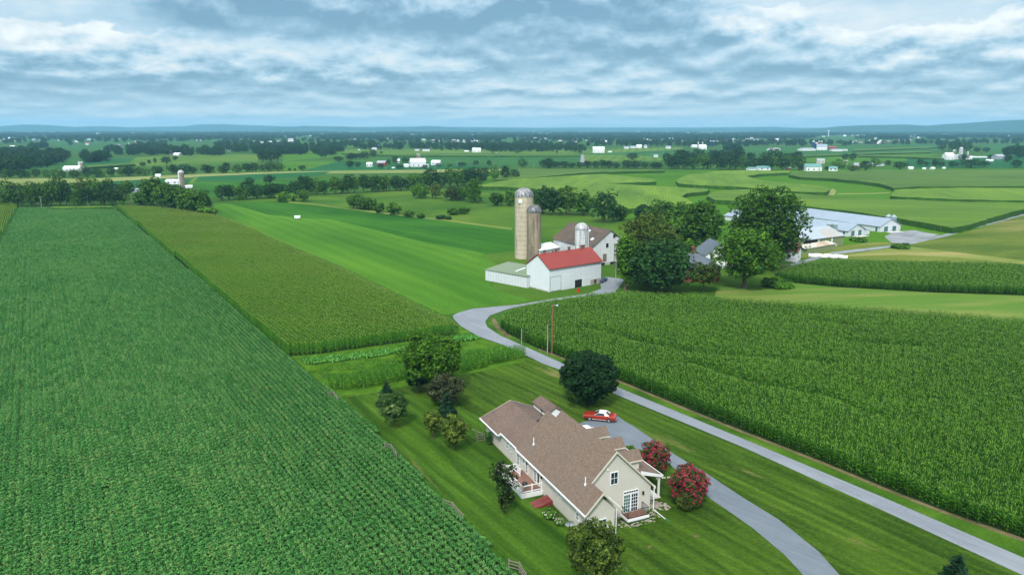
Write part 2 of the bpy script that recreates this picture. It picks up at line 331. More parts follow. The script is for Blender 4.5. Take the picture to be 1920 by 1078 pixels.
def link(name, me, parent=None, loc=None, label=None, cat=None, group=None, kind=None, rz=None, smooth=False):
    o = bpy.data.objects.new(name, me); COL.objects.link(o)
    if parent: o.parent = parent
    if loc is not None: o.location = loc
    if rz is not None: o.rotation_euler.z = rz
    if label: o['label'] = label
    if cat: o['category'] = cat
    if group: o['group'] = group
    if kind: o['kind'] = kind
    if smooth and me: me.polygons.foreach_set('use_smooth', [True]*len(me.polygons))
    return o
def thing(name, label, cat, loc=(0,0,0), rz=0, group=None):
    o = link(name, None, None, loc, label, cat, group, None, rz); o.empty_display_size = .5
    return o
def rings(prof, n=24):
    pass
def inset(poly, d): return poly
ZC = [0]
def area2(p): return sum(a[0]*b[1]-b[0]*a[1] for a, b in zip(p, p[1:]+p[:1]))
def sheet(name, pts, mat, z, kind='structure', label=None, cat=None, world=False, fine=None):
    w = [tuple(p[:2]) for p in pts] if world else [at(*p)[:2] for p in pts]
    if area2(w) < 0: w = w[::-1]
    mb = MB(); mb.add([(x, y, z) for x, y in w], [tuple(range(len(w)))])
    return mb.build(name, mat, kind=kind, label=label, cat=cat)
def prism(name, pts, mat, zt, z0=0.0, topz=True, **kw):
    """standing crop: outline given along its top edge"""
    w = [at(p[0], p[1], zt)[:2] for p in pts]
    if area2(w) < 0: w = w[::-1]
    # subdivide and ruffle the outline so that the edge is ragged like a row of stalks
    rng = random.Random(len(name)*7+len(pts)); q = []
    for a, b in zip(w, w[1:]+w[:1]):
        L = math.hypot(b[0]-a[0], b[1]-a[1]); k = max(1, min(60, int(L/5)))
        for i in range(k):
            f = i/k; q.append((a[0]+(b[0]-a[0])*f+rng.uniform(-.35, .35), a[1]+(b[1]-a[1])*f+rng.uniform(-.35, .35)))
    n = len(q); zs = [zt+rng.uniform(-.22, .18) for _ in q]
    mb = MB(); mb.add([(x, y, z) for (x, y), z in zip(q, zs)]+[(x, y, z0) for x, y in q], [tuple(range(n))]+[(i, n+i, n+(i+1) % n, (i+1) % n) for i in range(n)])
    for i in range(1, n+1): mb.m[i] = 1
    return mb.build(name, [mat, 'crop_side_shaded'], kind='stuff', **kw)
def inpoly(P, poly):
    x, y = P[:, 0], P[:, 1]; ins = np.zeros(len(P), bool)
    n = len(poly)
    for i in range(n):
        x1, y1 = poly[i]; x2, y2 = poly[(i+1) % n]
        if y1 == y2: continue
        c = ((y1 > y) != (y2 > y)) & (x < (x2-x1)*(y-y1)/(y2-y1)+x1)
        ins ^= c
    return ins
# ------------------------------------------------------------------ scatter of stuff by geometry nodes
PROTO = bpy.data.collections.new('plant_library')
def scatter(name, P, rot, scl, idx, protos, **kw):
    """P n x 3, rot n, scl n x 3, idx n -> one object"""
    me = bpy.data.meshes.new(name); n = len(P)
    me.vertices.add(n); me.vertices.foreach_set('co', np.asarray(P, np.float32).ravel())
    r3 = np.zeros((n, 3), np.float32); r3[:, 2] = rot
    a = me.attributes.new('rot', 'FLOAT_VECTOR', 'POINT'); a.data.foreach_set('vector', r3.ravel())
    a = me.attributes.new('scl', 'FLOAT_VECTOR', 'POINT'); a.data.foreach_set('vector', np.asarray(scl, np.float32).ravel())
    a = me.attributes.new('idx', 'INT', 'POINT'); a.data.foreach_set('value', np.asarray(idx, np.int32))
    me.update()
    o = link(name, me, None, kind='stuff', **kw)
    c = bpy.data.collections.new(name+'_kinds')
    for p in protos: c.objects.link(p)
    g = bpy.data.node_groups.new(name+'_scatter', 'GeometryNodeTree')
    g.interface.new_socket('Geometry', in_out='INPUT', socket_type='NodeSocketGeometry'); g.interface.new_socket('Geometry', in_out='OUTPUT', socket_type='NodeSocketGeometry')
    N = g.nodes; L = g.links
    gi = N.new('NodeGroupInput'); go = N.new('NodeGroupOutput'); ip = N.new('GeometryNodeInstanceOnPoints'); ci = N.new('GeometryNodeCollectionInfo')
    ci.inputs['Collection'].default_value = c; ci.inputs['Separate Children'].default_value = True; ci.inputs['Reset Children'].default_value = True
    def attr(nm, ty):
        a = N.new('GeometryNodeInputNamedAttribute'); a.data_type = ty; a.inputs['Name'].default_value = nm; return a.outputs['Attribute']
    mp = N.new('GeometryNodeMeshToPoints'); L.new(gi.outputs[0], mp.inputs[0])
    L.new(mp.outputs[0], ip.inputs['Points']); L.new(ci.outputs[0], ip.inputs['Instance']); ip.inputs['Pick Instance'].default_value = True
    L.new(attr('idx', 'INT'), ip.inputs['Instance Index']); L.new(attr('rot', 'FLOAT_VECTOR'), ip.inputs['Rotation']); L.new(attr('scl', 'FLOAT_VECTOR'), ip.inputs['Scale'])
    L.new(ip.outputs[0], go.inputs[0])
    md = o.modifiers.new('scatter', 'NODES'); md.node_group = g
    return o
def np_mesh(name, V, F, mats, mi=None):
    """V n x 3, F m x 4 (or 3) arrays"""
    me = bpy.data.meshes.new(name); F = np.asarray(F, np.int32); k = F.shape[1]
    me.vertices.add(len(V)); me.vertices.foreach_set('co', np.asarray(V, np.float32).ravel())
    me.loops.add(F.size); me.loops.foreach_set('vertex_index', F.ravel())
    me.polygons.add(len(F)); me.polygons.foreach_set('loop_start', np.arange(0, F.size, k, dtype=np.int32))
    for m in mats: me.materials.append(M[m])
    if mi is not None: me.polygons.foreach_set('material_index', np.asarray(mi, np.int32))
    me.update(calc_edges=True); me.validate()
    return me
def quads(C, Nn, size, aspect, rng, fold=0.0):
    """leaf faces: centre, normal, half size"""
    n = len(C); Nn = Nn/(np.linalg.norm(Nn, axis=1, keepdims=True)+1e-9)
    r = rng.normal(size=(n, 3)); a = np.cross(Nn, r); a /= np.linalg.norm(a, axis=1, keepdims=True)+1e-9; b = np.cross(Nn, a)
    s = np.asarray(size).reshape(-1, 1); ax = a*s; bx = b*s*aspect
    V = np.stack([C-ax-bx*.5, C-ax*.1-bx, C+ax+bx*.25, C+ax*.05+bx], 1).reshape(-1, 3)
    return V, np.arange(4*n).reshape(n, 4)
# ------------------------------------------------------------------ crops, leaf by leaf
def corn_row(seed, length=1.5, hgt=2.55, leafm='leaf_corn', tasm='tassel', space=.19, width=.10, tas=True, nl=9, ll=1.0):
    rng = random.Random(seed); V = []; F = []; MI = []
    n = int(length/space)
    for i in range(n):
        x = (i+.5)*space-length/2+rng.uniform(-.05, .05); y = rng.uniform(-.07, .07); h = hgt*rng.uniform(.88, 1.05)
        az0 = rng.uniform(0, math.pi)
        def strip(pts, wid, mi):
            o = len(V)
            for (px, py, pz), (wx, wy, wz), w in zip(pts, wid[0], wid[1]):
                V.append((px-wx*w, py-wy*w, pz-wz*w)); V.append((px+wx*w, py+wy*w, pz+wz*w))
            for k in range(len(pts)-1): F.append((o+2*k, o+2*k+1, o+2*k+3, o+2*k+2)); MI.append(mi)
        strip([(x, y, 0), (x, y, h*.9)], ([(math.cos(az0), math.sin(az0), 0)]*2, [.018, .012]), 0)
        for k in range(nl):
            hz = h*(.10+.74*k/(nl-1)); a = az0+(k % 2)*math.pi+rng.uniform(-.6, .6); ln = ll*rng.uniform(.45, .78)*(1 if k < nl-3 else .6)
            c, s = math.cos(a), math.sin(a); up = rng.uniform(.18, .42)*ln; dr = rng.uniform(-.30, .12)
            pts = [(x, y, hz), (x+c*ln*.45, y+s*ln*.45, hz+up), (x+c*ln, y+s*ln, hz+up+dr*ln)]
            tw = rng.uniform(-.5, .5); wv = (-s*math.cos(tw), c*math.cos(tw), math.sin(tw))
            strip(pts, ([wv]*3, [width*.35, width*.5, width*.08]), 0)
        if tas:
            for k in range(2):
                a = rng.uniform(0, 6.28); sp = rng.uniform(.02, .14)
                strip([(x, y, h*.88), (x+sp*math.cos(a), y+sp*math.sin(a), h*.9+rng.uniform(.2, .34))], ([(math.cos(a+1.5), math.sin(a+1.5), 0)]*2, [.016, .022]), 1)
    me = np_mesh('corn_row', V, F, [leafm, tasm], MI)
    return bpy.data.objects.new('corn_row', me)
def soy_row(seed, length=3.0, n=560, mat='leaf_soy', hgt=.85, half=.40, size=(.062, .115), tilt=1.15):
    rng = np.random.default_rng(seed)
    x = rng.uniform(-length/2, length/2, n); y = rng.normal(0, half*.5, n).clip(-half*1.15, half*1.15)
    z = hgt*(.35+.65*np.sqrt(np.clip(1-(y/(half*1.25))**2, .02, 1)))*(1+.16*np.sin(x*6.0+seed)+rng.normal(0, .07, n))
    z -= (rng.random(n) < .25)*rng.uniform(0, .35, n)*hgt
    C = np.stack([x, y, z], 1); N = rng.normal(0, tilt*.5, (n, 3)); N[:, 2] = 1; N[:, 1] += y*1.6
    V, F = quads(C, N, rng.uniform(size[0], size[1], n), .62, rng)
    return bpy.data.objects.new('soybean_row', np_mesh('soybean_row', V, F, [mat]))
def row_points(poly, heading, pitch, step, clipjit=0.0, rng=None):
    """points on rows of the given compass heading inside a world polygon"""
    h = R(heading); d = np.array([math.sin(h), math.cos(h)]); e = np.array([math.cos(h), -math.sin(h)])
    Q = np.array(poly); a = Q@d; b = Q@e
    A, B = np.meshgrid(np.arange(a.min(), a.max(), step), np.arange(b.min(), b.max(), pitch))
    if rng is not None: A = A+rng.uniform(-.5, .5, (A.shape[0], 1))*step
    P = A.ravel()[:, None]*d+B.ravel()[:, None]*e
    k = inpoly(P, poly); return P[k], A.ravel()[k], B.ravel()[k]
def inview(P, m=1.3, ymin=-80):
    """keep what a camera near the photo's could see (a margin all round)"""
    z = -CAMH; dep = P[:, 1]*math.cos(PITCH)-z*math.sin(PITCH); u = P[:, 0]/np.maximum(dep, 1)*FPX/960
    up = P[:, 1]*math.sin(PITCH)+z*math.cos(PITCH); v = -up/np.maximum(dep, 1)*FPX/539
    return (dep > 10) & (np.abs(u) < m+14/np.maximum(dep, 1)) & (v < 1.35)
def field(name, poly, heading, pitch, step, protos, label, cat, sy=None, sz=None, seed=0, gaps=None):
    rng = np.random.default_rng(seed)
    P, A, B = row_points(poly, heading, pitch, step, rng=rng)
    k = inview(P); P, A, B = P[k], A[k], B[k]
    n = len(P)
    if gaps is not None:
        k = ~gaps(P, A, B, rng); P, A, B = P[k], A[k], B[k]; n = len(P)
    rot = np.full(n, math.pi/2-R(heading))+(rng.random(n) < .5)*math.pi+rng.normal(0, .03, n)
    scl = np.ones((n, 3)); scl[:, 1] = rng.uniform(.92, 1.1, n); wav = 1+.05*np.sin(P[:, 0]*.11+1.3*np.sin(P[:, 1]*.07))+.04*np.sin(P[:, 1]*.23)
    scl[:, 2] = rng.uniform(.93, 1.06, n)*wav
    if sy is not None: scl[:, 1] *= sy(P, A, B)
    if sz is not None: scl[:, 2] *= sz(P, A, B)
    P3 = np.column_stack([P, np.zeros(n)])
    print('FIELD', name, n)
    return scatter(name, P3, rot, scl, rng.integers(0, len(protos), n), protos, label=label, cat=cat)
# ------------------------------------------------------------------ trees
def crown_mesh(name, seed, rx, ry, z0, z1, n, leaf, shape='round', mats=('leaf_mid',), clumps=38, mixm=None, tight=.36, lean=0.0):
    rng = np.random.default_rng(seed); h = z1-z0; zc = z0+h*.5
    if shape == 'cone':
        nl = max(7, int(h/.5)); cs = []; cr = []
        for i in range(nl):
            f = (i+.3)/nl; rad = rx*(1-f)**.85*rng.uniform(.85, 1.1)+.08*rx; k = max(3, int(9*(1-f))+2)
            for j in range(k):
                a = 6.283*(j+rng.uniform(-.3, .3))/k+i; cs.append((rad*.62*math.cos(a), rad*.62*math.sin(a)*ry/rx, z0+h*f*.97-rad*.10)); cr.append((rad*.48, rad*.48, max(.12*rx, h/nl*.62)))
        cs = np.array(cs); cr = np.array(cr)
    elif shape == 'vase':
        cs = []; cr = []
        for i in range(clumps):
            a = rng.uniform(0, 6.283); f = rng.uniform(.05, 1)**.7; rad = rx*(.25+.75*f)*rng.uniform(.3, 1); s = rx*rng.uniform(.16, .3)
            cs.append((rad*math.cos(a), rad*math.sin(a)*ry/rx, z0+h*(f*.92))); cr.append((s*.8, s*.8, s*1.7))
        cs = np.array(cs); cr = np.array(cr)
    else:
        d = rng.normal(size=(clumps, 3)); d /= np.linalg.norm(d, axis=1, keepdims=True)
        g = np.arange(clumps)+.5; ph = np.arccos(1-2*g/clumps); th = g*2.39996+rng.uniform(-.25, .25, clumps)
        d = np.stack([np.sin(ph)*np.cos(th), np.sin(ph)*np.sin(th), np.cos(ph)], 1)
        rr = rng.uniform(.52, .90, clumps); w = np.ones(clumps)
        if shape == 'oval': w = 1-.25*np.clip(d[:, 2], 0, 1)
        if shape == 'flat': w = 1+.15*(1-abs(d[:, 2]))
        if shape == 'dome': d[:, 2] = d[:, 2]*.5+.35*abs(d[:, 2]); 
        cs = d*rr[:, None]*np.array([rx, ry, h*.5])*w[:, None]; cs[:, 2] += zc
        s = rng.uniform(.62, 1.3, clumps)*tight
        cr = np.stack([s*rx, s*ry, s*h*.5*.85], 1)
    per = 9 if n > 2500 else 4; m = max(40, n//per)       # leaves grow in tufts with air between them
    k = rng.integers(0, len(cs), m) if shape != 'cone' else rng.choice(len(cs), m, p=(cr[:, 0]*cr[:, 2])/(cr[:, 0]*cr[:, 2]).sum())
    d = rng.normal(size=(m, 3)); d /= np.linalg.norm(d, axis=1, keepdims=True)
    d[:, 2] = np.where((d[:, 2] < -.2) & (rng.random(m) < .6), -d[:, 2], d[:, 2])
    rad = rng.uniform(.66, 1.10, m)**.8
    T_ = cs[k]+d*cr[k]*rad[:, None]; td = d/np.maximum(cr[k]/cr[k].max(axis=1, keepdims=True), .2); td /= np.linalg.norm(td, axis=1, keepdims=True)
    n = m*per; i_ = np.repeat(np.arange(m), per); e = rng.normal(size=(n, 3)); e /= np.linalg.norm(e, axis=1, keepdims=True)
    ts = leaf*rng.uniform(.9, 1.9, m)
    C = T_[i_]+e*ts[i_][:, None]*np.array([1, 1, .7]); C[:, 2] = np.maximum(C[:, 2], .05); rad = rad[i_]
    if shape == 'cone': N = td[i_]*.5+e*.5+np.array([0, 0, .6])+rng.normal(0, .3, (n, 3))
    else: N = td[i_]*.7+e*.7+rng.normal(0, .35, (n, 3))+np.array([0, 0, .35])
    V, F = quads(C, N, leaf*rng.uniform(.65, 1.25, n), .6, rng)
    V[:, 0] += lean*(V[:, 2]-z0)
    mi = None
    if mixm:
        out = ((C[:, 2]-z0)/h > .12) & (rad > .93) & (rng.random(n) < mixm); mi = out.astype(int)
    return np_mesh(name, V, F, list(mats), mi)
def trunk_mesh(seed, h, r, rx, zc, nb=7):
    rng = random.Random(seed); mb = MB(); p = (0, 0, 0); ang = rng.uniform(0, 6.28); k = 4; rr = r; pts = [(0, 0, -.1)]
    for i in range(1, k+1): pts.append((rng.uniform(-.06, .06)*h*.5*i/k, rng.uniform(-.06, .06)*h*.5*i/k, h*.62*i/k))
    for i in range(k): mb.tube(pts[i], pts[i+1], r*(1.35 if i == 0 else 1-.17*i), 8, r*(1-.17*(i+1)))
    for i in range(nb):
        b = pts[1+i % (k-0)] if i else pts[-1]; a = ang+i*2.4; L = rx*rng.uniform(.45, .75)
        q = (b[0]+L*.55*math.cos(a), b[1]+L*.55*math.sin(a), b[2]+h*.12); e = (b[0]+L*math.cos(a), b[1]+L*math.sin(a), b[2]+h*rng.uniform(.2, .34))
        mb.tube(b, q, r*.4, 6, r*.26); mb.tube(q, e, r*.26, 5, r*.08)
    me = bpy.data.meshes.new('trunk'); me.from_pydata(mb.v, [], mb.f); me.materials.append(M['bark']); me.update()
    return me
TREEN = [0]
def tree(px, py, top, wid, label, cat='tree', name='leafy_tree', mat='leaf_mid', shape='round', n=9000, leaf=.24, base=.12, clumps=40, tr=None, group=None, extra=None, mixm=None, tight=.36, hz=None, cx=None, lean=0.0, nb=7):
    """one tree of its own: foot at photo point (px,py), crown top and width as seen"""
    n = int(n*1.4); TREEN[0] += 1; sd = TREEN[0]*13+7
    x, y, _ = at(px, py); dep = pj(x, y, 0)[2]
    lo, hi = .2, 60.0
    for _ in range(40):
        m = (lo+hi)/2
        if pj(x, y, m)[1] > top: lo = m
        else: hi = m
    h = lo; rx = wid/2*dep/FPX*.97
    if hz: h = hz
    t = thing(name, label, cat, (x, y, 0), group=group)
    cm = crown_mesh('crown', sd, rx, rx, h*base, h, n, leaf, shape, (mat,)+((extra,) if extra else ()), clumps, mixm, tight, lean)
    link('crown', cm, t)
    link('trunk', trunk_mesh(sd, h, tr or max(.05, h*.022), rx, h*.5, nb), t)
    return t
# ------------------------------------------------------------------ ground, fields, roads
def disk_ground():
    mb = MB(); rs = [0, 60, 150, 400, 1000, 2500, 6000, 14500]; n = 48; vs = [(0, 0, 0)]; fs = []
    for r in rs[1:]:
        vs += [(r*math.cos(2*math.pi*i/n), r*math.sin(2*math.pi*i/n), 0) for i in range(n)]
    for i in range(n): fs.append((0, 1+i, 1+(i+1) % n))
    for k in range(len(rs)-2):
        o = 1+k*n
        for i in range(n): fs.append((o+i, o+n+i, o+n+(i+1) % n, o+(i+1) % n))
    mb.add(vs, fs); return mb.build('ground', 'g_base', kind='structure')
disk_ground()
Z = iter([.002*i for i in range(1, 400)])
def fl(name, pts, mat, **kw): return sheet(name, pts, mat, next(Z), **kw)
# distant farmland first (lowest sheets)
fl('distant_field', [(0,262),(120,260),(260,262),(380,263),(380,268),(200,268),(0,268)], 'g_greenfield')
fl('distant_field', [(100,270),(330,268),(345,274),(250,285),(190,292),(120,282)], 'g_greenfield')
fl('distant_field', [(420,270),(560,268),(690,270),(690,276),(500,280),(400,282)], 'g_hay')
fl('distant_field', [(0,302),(60,300),(250,296),(330,292),(330,305),(200,312),(60,322),(0,326)], 'g_greenfield')
fl('distant_field', [(255,296),(330,291),(500,290),(530,296),(500,303),(300,310),(235,312)], 'g_limefield')
fl('distant_field', [(160,300),(255,296),(235,304),(150,310)], 'g_darkfield')
fl('distant_field', [(530,285),(640,284),(700,282),(960,283),(960,287),(700,290),(560,300),(530,303)], 'g_hay')
fl('distant_field', [(640,281),(900,280),(1100,281),(1280,276),(1280,282),(1090,289),(640,288)], 'g_limefield')
fl('distant_field', [(740,291),(960,290),(1085,291),(1085,310),(960,312),(820,311),(700,300)], 'g_greenfield')
fl('distant_field', [(530,303),(700,302),(830,309),(830,316),(600,322),(400,326),(400,318),(528,312)], 'g_hay')
fl('distant_field', [(640,302),(760,306),(960,315),(930,325),(700,318),(560,322)], 'g_darkfield')
fl('distant_field', [(1095,289),(1280,281),(1400,284),(1400,300),(1270,297),(1180,301),(1092,302)], 'g_greenfield')
fl('distant_field', [(1095,290),(1200,292),(1270,298),(1230,302),(1092,303)], 'g_limefield')
fl('distant_field', [(1300,282),(1450,276),(1640,272),(1760,270),(1760,284),(1500,292),(1330,292)], 'g_greenfield')
fl('distant_field', [(1480,293),(1640,287),(1760,290),(1700,302),(1560,306),(1490,302)], 'g_hay')
fl('distant_field', [(1600,275),(1740,272),(1765,276),(1700,285),(1600,289)], 'g_greenfield')
fl('distant_field', [(1700,298),(1920,292),(2200,300),(2200,316),(1700,315)], 'g_darkfield')
fl('distant_field', [(1840,272),(1920,270),(2100,274),(1920,292),(1850,290)], 'g_greenfield')
fl('distant_field', [(-200,335),(60,334),(160,336),(380,326),(530,322),(900,317),(960,318),(960,323),(600,326),(400,331),(170,342),(0,350)], 'g_tanfield')
fl('distant_field', [(170,343),(340,333),(360,337),(350,350),(230,352),(170,350)], 'g_darkfield')
fl('distant_field', [(362,332),(500,326),(620,322),(600,330),(480,338),(360,340)], 'g_darkfield')
fl('distant_field', [(360,341),(480,339),(620,334),(620,345),(440,368),(380,370)], 'g_alfalfa')
fl('distant_field', [(358,338),(366,332),(372,332),(362,345),(352,352),(350,348)], 'g_limefield')
fl('distant_field', [(900,324),(960,318),(1240,318),(1500,321),(1500,324),(1180,336),(940,340),(905,345)], 'g_hay')
# middle distance
fl('hay_field', [(940,345),(1000,330),(1240,321),(1500,319),(1960,317),(2400,330),(2400,470),(1700,470),(1000,430),(600,398),(590,385),(760,368)], 'g_hay')
fl('pasture', [(405,380),(470,372),(620,366),(760,358),(900,347),(960,350),(1100,392),(1200,420),(1330,440),(1340,470),(1250,500),(1120,470),(1000,447),(930,430),(800,408),(700,398),(590,384),(440,379)], 'g_pasture')
fl('tan_field_edge', [(540,378),(600,383),(640,390),(720,399),(860,415),(960,428),(960,431),(850,418),(700,402),(620,392),(540,382)], 'g_stubble')
fl('clover_field', [(402,382),(432,382),(480,396),(560,408),(620,411),(700,431),(800,455),(900,474),(940,488),(968,502),(920,522),(920,536),(990,562),(985,572),(940,575),(865,588),(830,590),(640,500),(400,401)], 'g_clover')
fl('alfalfa_field', [(430,382),(520,378.5),(590,385),(700,399),(830,414),(960,432),(1010,446),(1040,470),(980,502),(962,498),(900,474),(800,455),(700,431),(620,411),(560,409),(500,402)], 'g_alfalfa')
fl('farmyard_grass', [(900,480),(960,470),(1060,455),(1200,440),(1400,452),(1480,470),(1480,540),(1350,556),(1150,560),(985,574),(990,562),(930,545),(915,520),(950,505)], 'g_pasture')
fl('paddock', [(1500,470),(1640,455),(1700,455),(1800,440),(1920,402),(2500,300),(2900,520),(1920,496),(1700,490),(1560,486),(1490,484)], 'g_paddock')
fl('stubble_strip', [(1700,462),(1740,467),(1830,478),(1920,489),(2500,530),(2500,548),(1920,496),(1800,484),(1690,478),(1560,482),(1640,470)], 'g_stubble')
fl('lane_to_sheds', [(1480,496),(1560,473),(1640,464),(1700,455),(1770,440),(1810,429),(1925,400),(1925,403),(1812,433),(1775,443.5),(1700,460),(1640,468.5),(1560,478),(1490,500)], 'gravel')
fl('gravel_yard', [(1658,444),(1675,436),(1700,433),(1715,432),(1738,437),(1762,440),(1740,447),(1700,456),(1672,456)], 'gravel')
fl('grass_strip', [(1340,556),(1345,540),(1400,534),(1480,528),(1560,537),(1750,548),(1920,553),(2700,590),(2700,680),(1920,612),(1750,600),(1560,585),(1380,568)], 'g_grassway')
fl('corn_ground', [(1478,530),(1560,538),(1750,549),(1920,554.5),(2700,592),(2700,530),(1920,500),(1700,495),(1500,495),(1450,515)], 'g_soil')
# foreground
soy_edge = [(212,391),(250,420),(380,530),(535,668),(640,752),(740,845),(850,962),(965,1078),(1060,1180)]
SOY = [at(*p)[:2] for p in [(98,392),(34,392),(-10,450),(-330,800),(-650,1200),(1060,1200)]+soy_edge[::-1]]
fl('soybean_ground', [(98,392),(34,392),(-10,450),(-330,800),(-650,1200),(1060,1200)]+soy_edge[::-1], 'g_soil')
LC = [at(*p)[:2] for p in [(218,391),(255,422),(385,532),(541,669),(600,664),(700,650),(790,637),(842,630)]]+[at(*p, 2.5)[:2] for p in [(858,607),(850,597),(760,556),(600,482),(470,424),(408,402),(330,391),(285,386)]]
fl('corn_ground', [(218,391),(255,422),(385,532),(541,669),(600,664),(700,650),(790,637),(842,630),(857,622),(862,612),(760,568),(600,492),(408,406),(300,390)], 'g_soil')
FC = [at(*p)[:2] for p in [(-60,520),(0,455),(34,392.5),(20,388),(-200,388),(-500,520)]]
fl('corn_ground', [(-60,520),(0,455),(34,392.5),(20,388),(-200,388),(-500,520)], 'g_soil')
# lawn sheets
fl('lawn', [(616,748),(700,735),(760,722),(880,700),(985,670),(1062,692),(1160,735),(1395,831),(1660,947),(1925,1062),(2300,1230),(2300,1300),(1000,1300),(1065,1180),(975,1078),(850,950),(740,836)], 'g_lawn')
fl('back_lawn', [(618,750),(700,738),(768,740),(850,760),(900,790),(925,835),(1010,925),(1090,1010),(1160,1020),(1250,1260),(1000,1260),(1065,1180),(975,1078),(850,950),(740,836)], 'g_lawn_back')
fl('verge', [(914,607),(925,600),(945,620),(1010,655),(1160,712),(1300,770),(1540,864),(1759,954),(1925,1012),(2300,1147),(2300,1210),(1925,1052),(1660,937),(1390,824),(1160,729),(1063,687),(978,648),(938,631)], 'g_verge')
fl('verge', [(545,668),(600,664),(700,650),(842,630),(862,612),(897,632),(942,648),(985,664),(985,678),(880,702),(700,737),(630,745)], 'g_garden')
fl('verge', [(865,588),(940,575),(985,572),(1100,560),(1110,552),(1010,562),(950,571),(885,578),(862,586),(850,594),(835,594)], 'g_verge')
# right-hand corn, its ground and bare tip
RCp = [(941,617),(952,626),(1010,655),(1060,673),(1160,714),(1300,772),(1385,806),(1540,866),(1660,916),(1759,955),(1925,1013),(2300,1148),(2900,1345)]
RC = [at(*p)[:2] for p in RCp]+[at(*p, 2.5)[:2] for p in [(3400,760),(2300,622),(1920,592),(1750,580),(1600,570),(1450,560),(1300,549),(1200,545.5),(1110,548),(1040,559),(985,567),(950,576),(938,590)]]
fl('corn_ground', RCp+[(3400,780),(2300,640),(1920,604),(1750,592),(1600,581),(1450,571),(1300,560),(1200,557),(1110,560),(1040,571),(985,580),(950,590),(938,604)], 'g_soil')
fl('bare_patch', [(922,598),(928,597),(936,612),(950,625),(960,632),(950,632),(936,622),(926,612)], 'g_dirt')
fl('dirt_margin', [(1010,654.5),(1060,672.5),(1160,713.5),(1300,771.5),(1385,805.5),(1540,865.5),(1660,915.5),(1759,954.5),(1925,1012),(1925,1019),(1759,960),(1660,921),(1540,870.5),(1385,810),(1300,776),(1160,717.5),(1060,676),(1010,657)], 'g_dirt')
# lane, farm drive and house drive (a kerbless country lane: sheets a little proud of the grass)
lane = [(1171,524),(1160,540),(1152,549),(1104,556),(1040,563),(985,573),(951,580.5),(942,583.7),(918.4,592.5),(909.7,603.4),(914,614),(938,629.7),(977.5,647),(1062.8,685.5),(1160,727.5),(1390,822),(1660,935),(1920,1047),(2300,1205),(2300,1240),(1910,1076),(1660,960),(1395,840),(1160,742.5),(1062.8,698.6),(1017,682),(977.5,662.5),(942.5,647),(896.6,631),(863.8,612),(850.6,598),(849,592),(859.4,587),(885.6,579.4),(971,571.7),(1040,560.5),(1103,551),(1127,542),(1124,522),(1140,520)]
fl('lane', lane, 'asphalt_lane')
drive = [(1092,792),(1104,790),(1160,782),(1172,791),(1190,801),(1260,850),(1330,892),(1395,935),(1460,975),(1535,1035),(1575,1080),(1680,1240),(1600,1240),(1505,1078),(1470,1040),(1410,990),(1370,962),(1335,938),(1300,908),(1262,877),(1238,853),(1195,842),(1150,836),(1090,810),(1078,799)]
fl('driveway', drive, 'asphalt_drive')
fl('garden_bed', [(1420,545),(1395,538),(1430,527),(1478,522),(1490,530),(1470,540)], 'g_garden')
fl('garden_soil', [(1428,530),(1440,529),(1462,538),(1455,540),(1440,538)], 'soil_brown')
fl('lawn_spot', [(1300,1005),(1303,1003),(1309,1003),(1311,1006),(1306,1009),(1301,1008)], 'g_dirt')
fl('lawn_spot', [(1213,1026),(1219,1023),(1223,1026),(1217,1030)], 'g_dirt')
for q in ([(1230,899.5),(1231,896.5),(1238,896),(1238,899)], [(1240.5,898.5),(1241,895.6),(1248,895),(1248,898)], [(1250.5,898),(1251,894.8),(1257,894.4),(1257,897.4)]): fl('garden_path', q, 'stone_wall')
# ------------------------------------------------------------------ standing crops farther away
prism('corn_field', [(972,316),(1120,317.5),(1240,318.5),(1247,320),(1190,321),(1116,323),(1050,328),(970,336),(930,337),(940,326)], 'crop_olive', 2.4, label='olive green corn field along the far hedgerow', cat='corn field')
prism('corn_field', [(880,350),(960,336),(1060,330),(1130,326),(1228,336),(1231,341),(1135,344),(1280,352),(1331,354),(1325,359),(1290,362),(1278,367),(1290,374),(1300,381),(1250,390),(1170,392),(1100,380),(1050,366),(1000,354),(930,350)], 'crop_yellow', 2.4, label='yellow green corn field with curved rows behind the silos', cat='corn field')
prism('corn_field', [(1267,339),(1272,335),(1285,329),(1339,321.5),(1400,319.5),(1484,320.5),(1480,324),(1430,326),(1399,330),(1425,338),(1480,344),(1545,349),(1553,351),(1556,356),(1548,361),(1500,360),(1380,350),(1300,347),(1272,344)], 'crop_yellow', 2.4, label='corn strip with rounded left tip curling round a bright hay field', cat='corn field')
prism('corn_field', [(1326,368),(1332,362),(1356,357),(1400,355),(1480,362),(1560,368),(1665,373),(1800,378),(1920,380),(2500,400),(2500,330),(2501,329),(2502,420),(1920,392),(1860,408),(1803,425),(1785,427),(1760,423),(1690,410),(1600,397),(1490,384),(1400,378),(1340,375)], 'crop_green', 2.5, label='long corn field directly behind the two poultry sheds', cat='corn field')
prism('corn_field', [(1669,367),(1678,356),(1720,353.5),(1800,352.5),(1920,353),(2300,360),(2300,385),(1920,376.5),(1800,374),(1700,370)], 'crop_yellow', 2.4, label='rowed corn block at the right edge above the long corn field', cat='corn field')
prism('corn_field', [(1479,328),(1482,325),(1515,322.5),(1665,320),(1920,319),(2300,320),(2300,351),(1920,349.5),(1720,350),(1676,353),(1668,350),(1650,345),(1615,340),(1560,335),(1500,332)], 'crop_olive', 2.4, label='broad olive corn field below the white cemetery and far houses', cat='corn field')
prism('corn_field', [(98,387),(210,386),(212,388.5),(120,390),(98,390)], 'crop_green', 1.6, label='low strip of corn behind the soybean field by the wood', cat='corn field')
fl('straw_patch', [(1550,366),(1560,354),(1567,357),(1567,362),(1563,367)], 'g_tanfield')
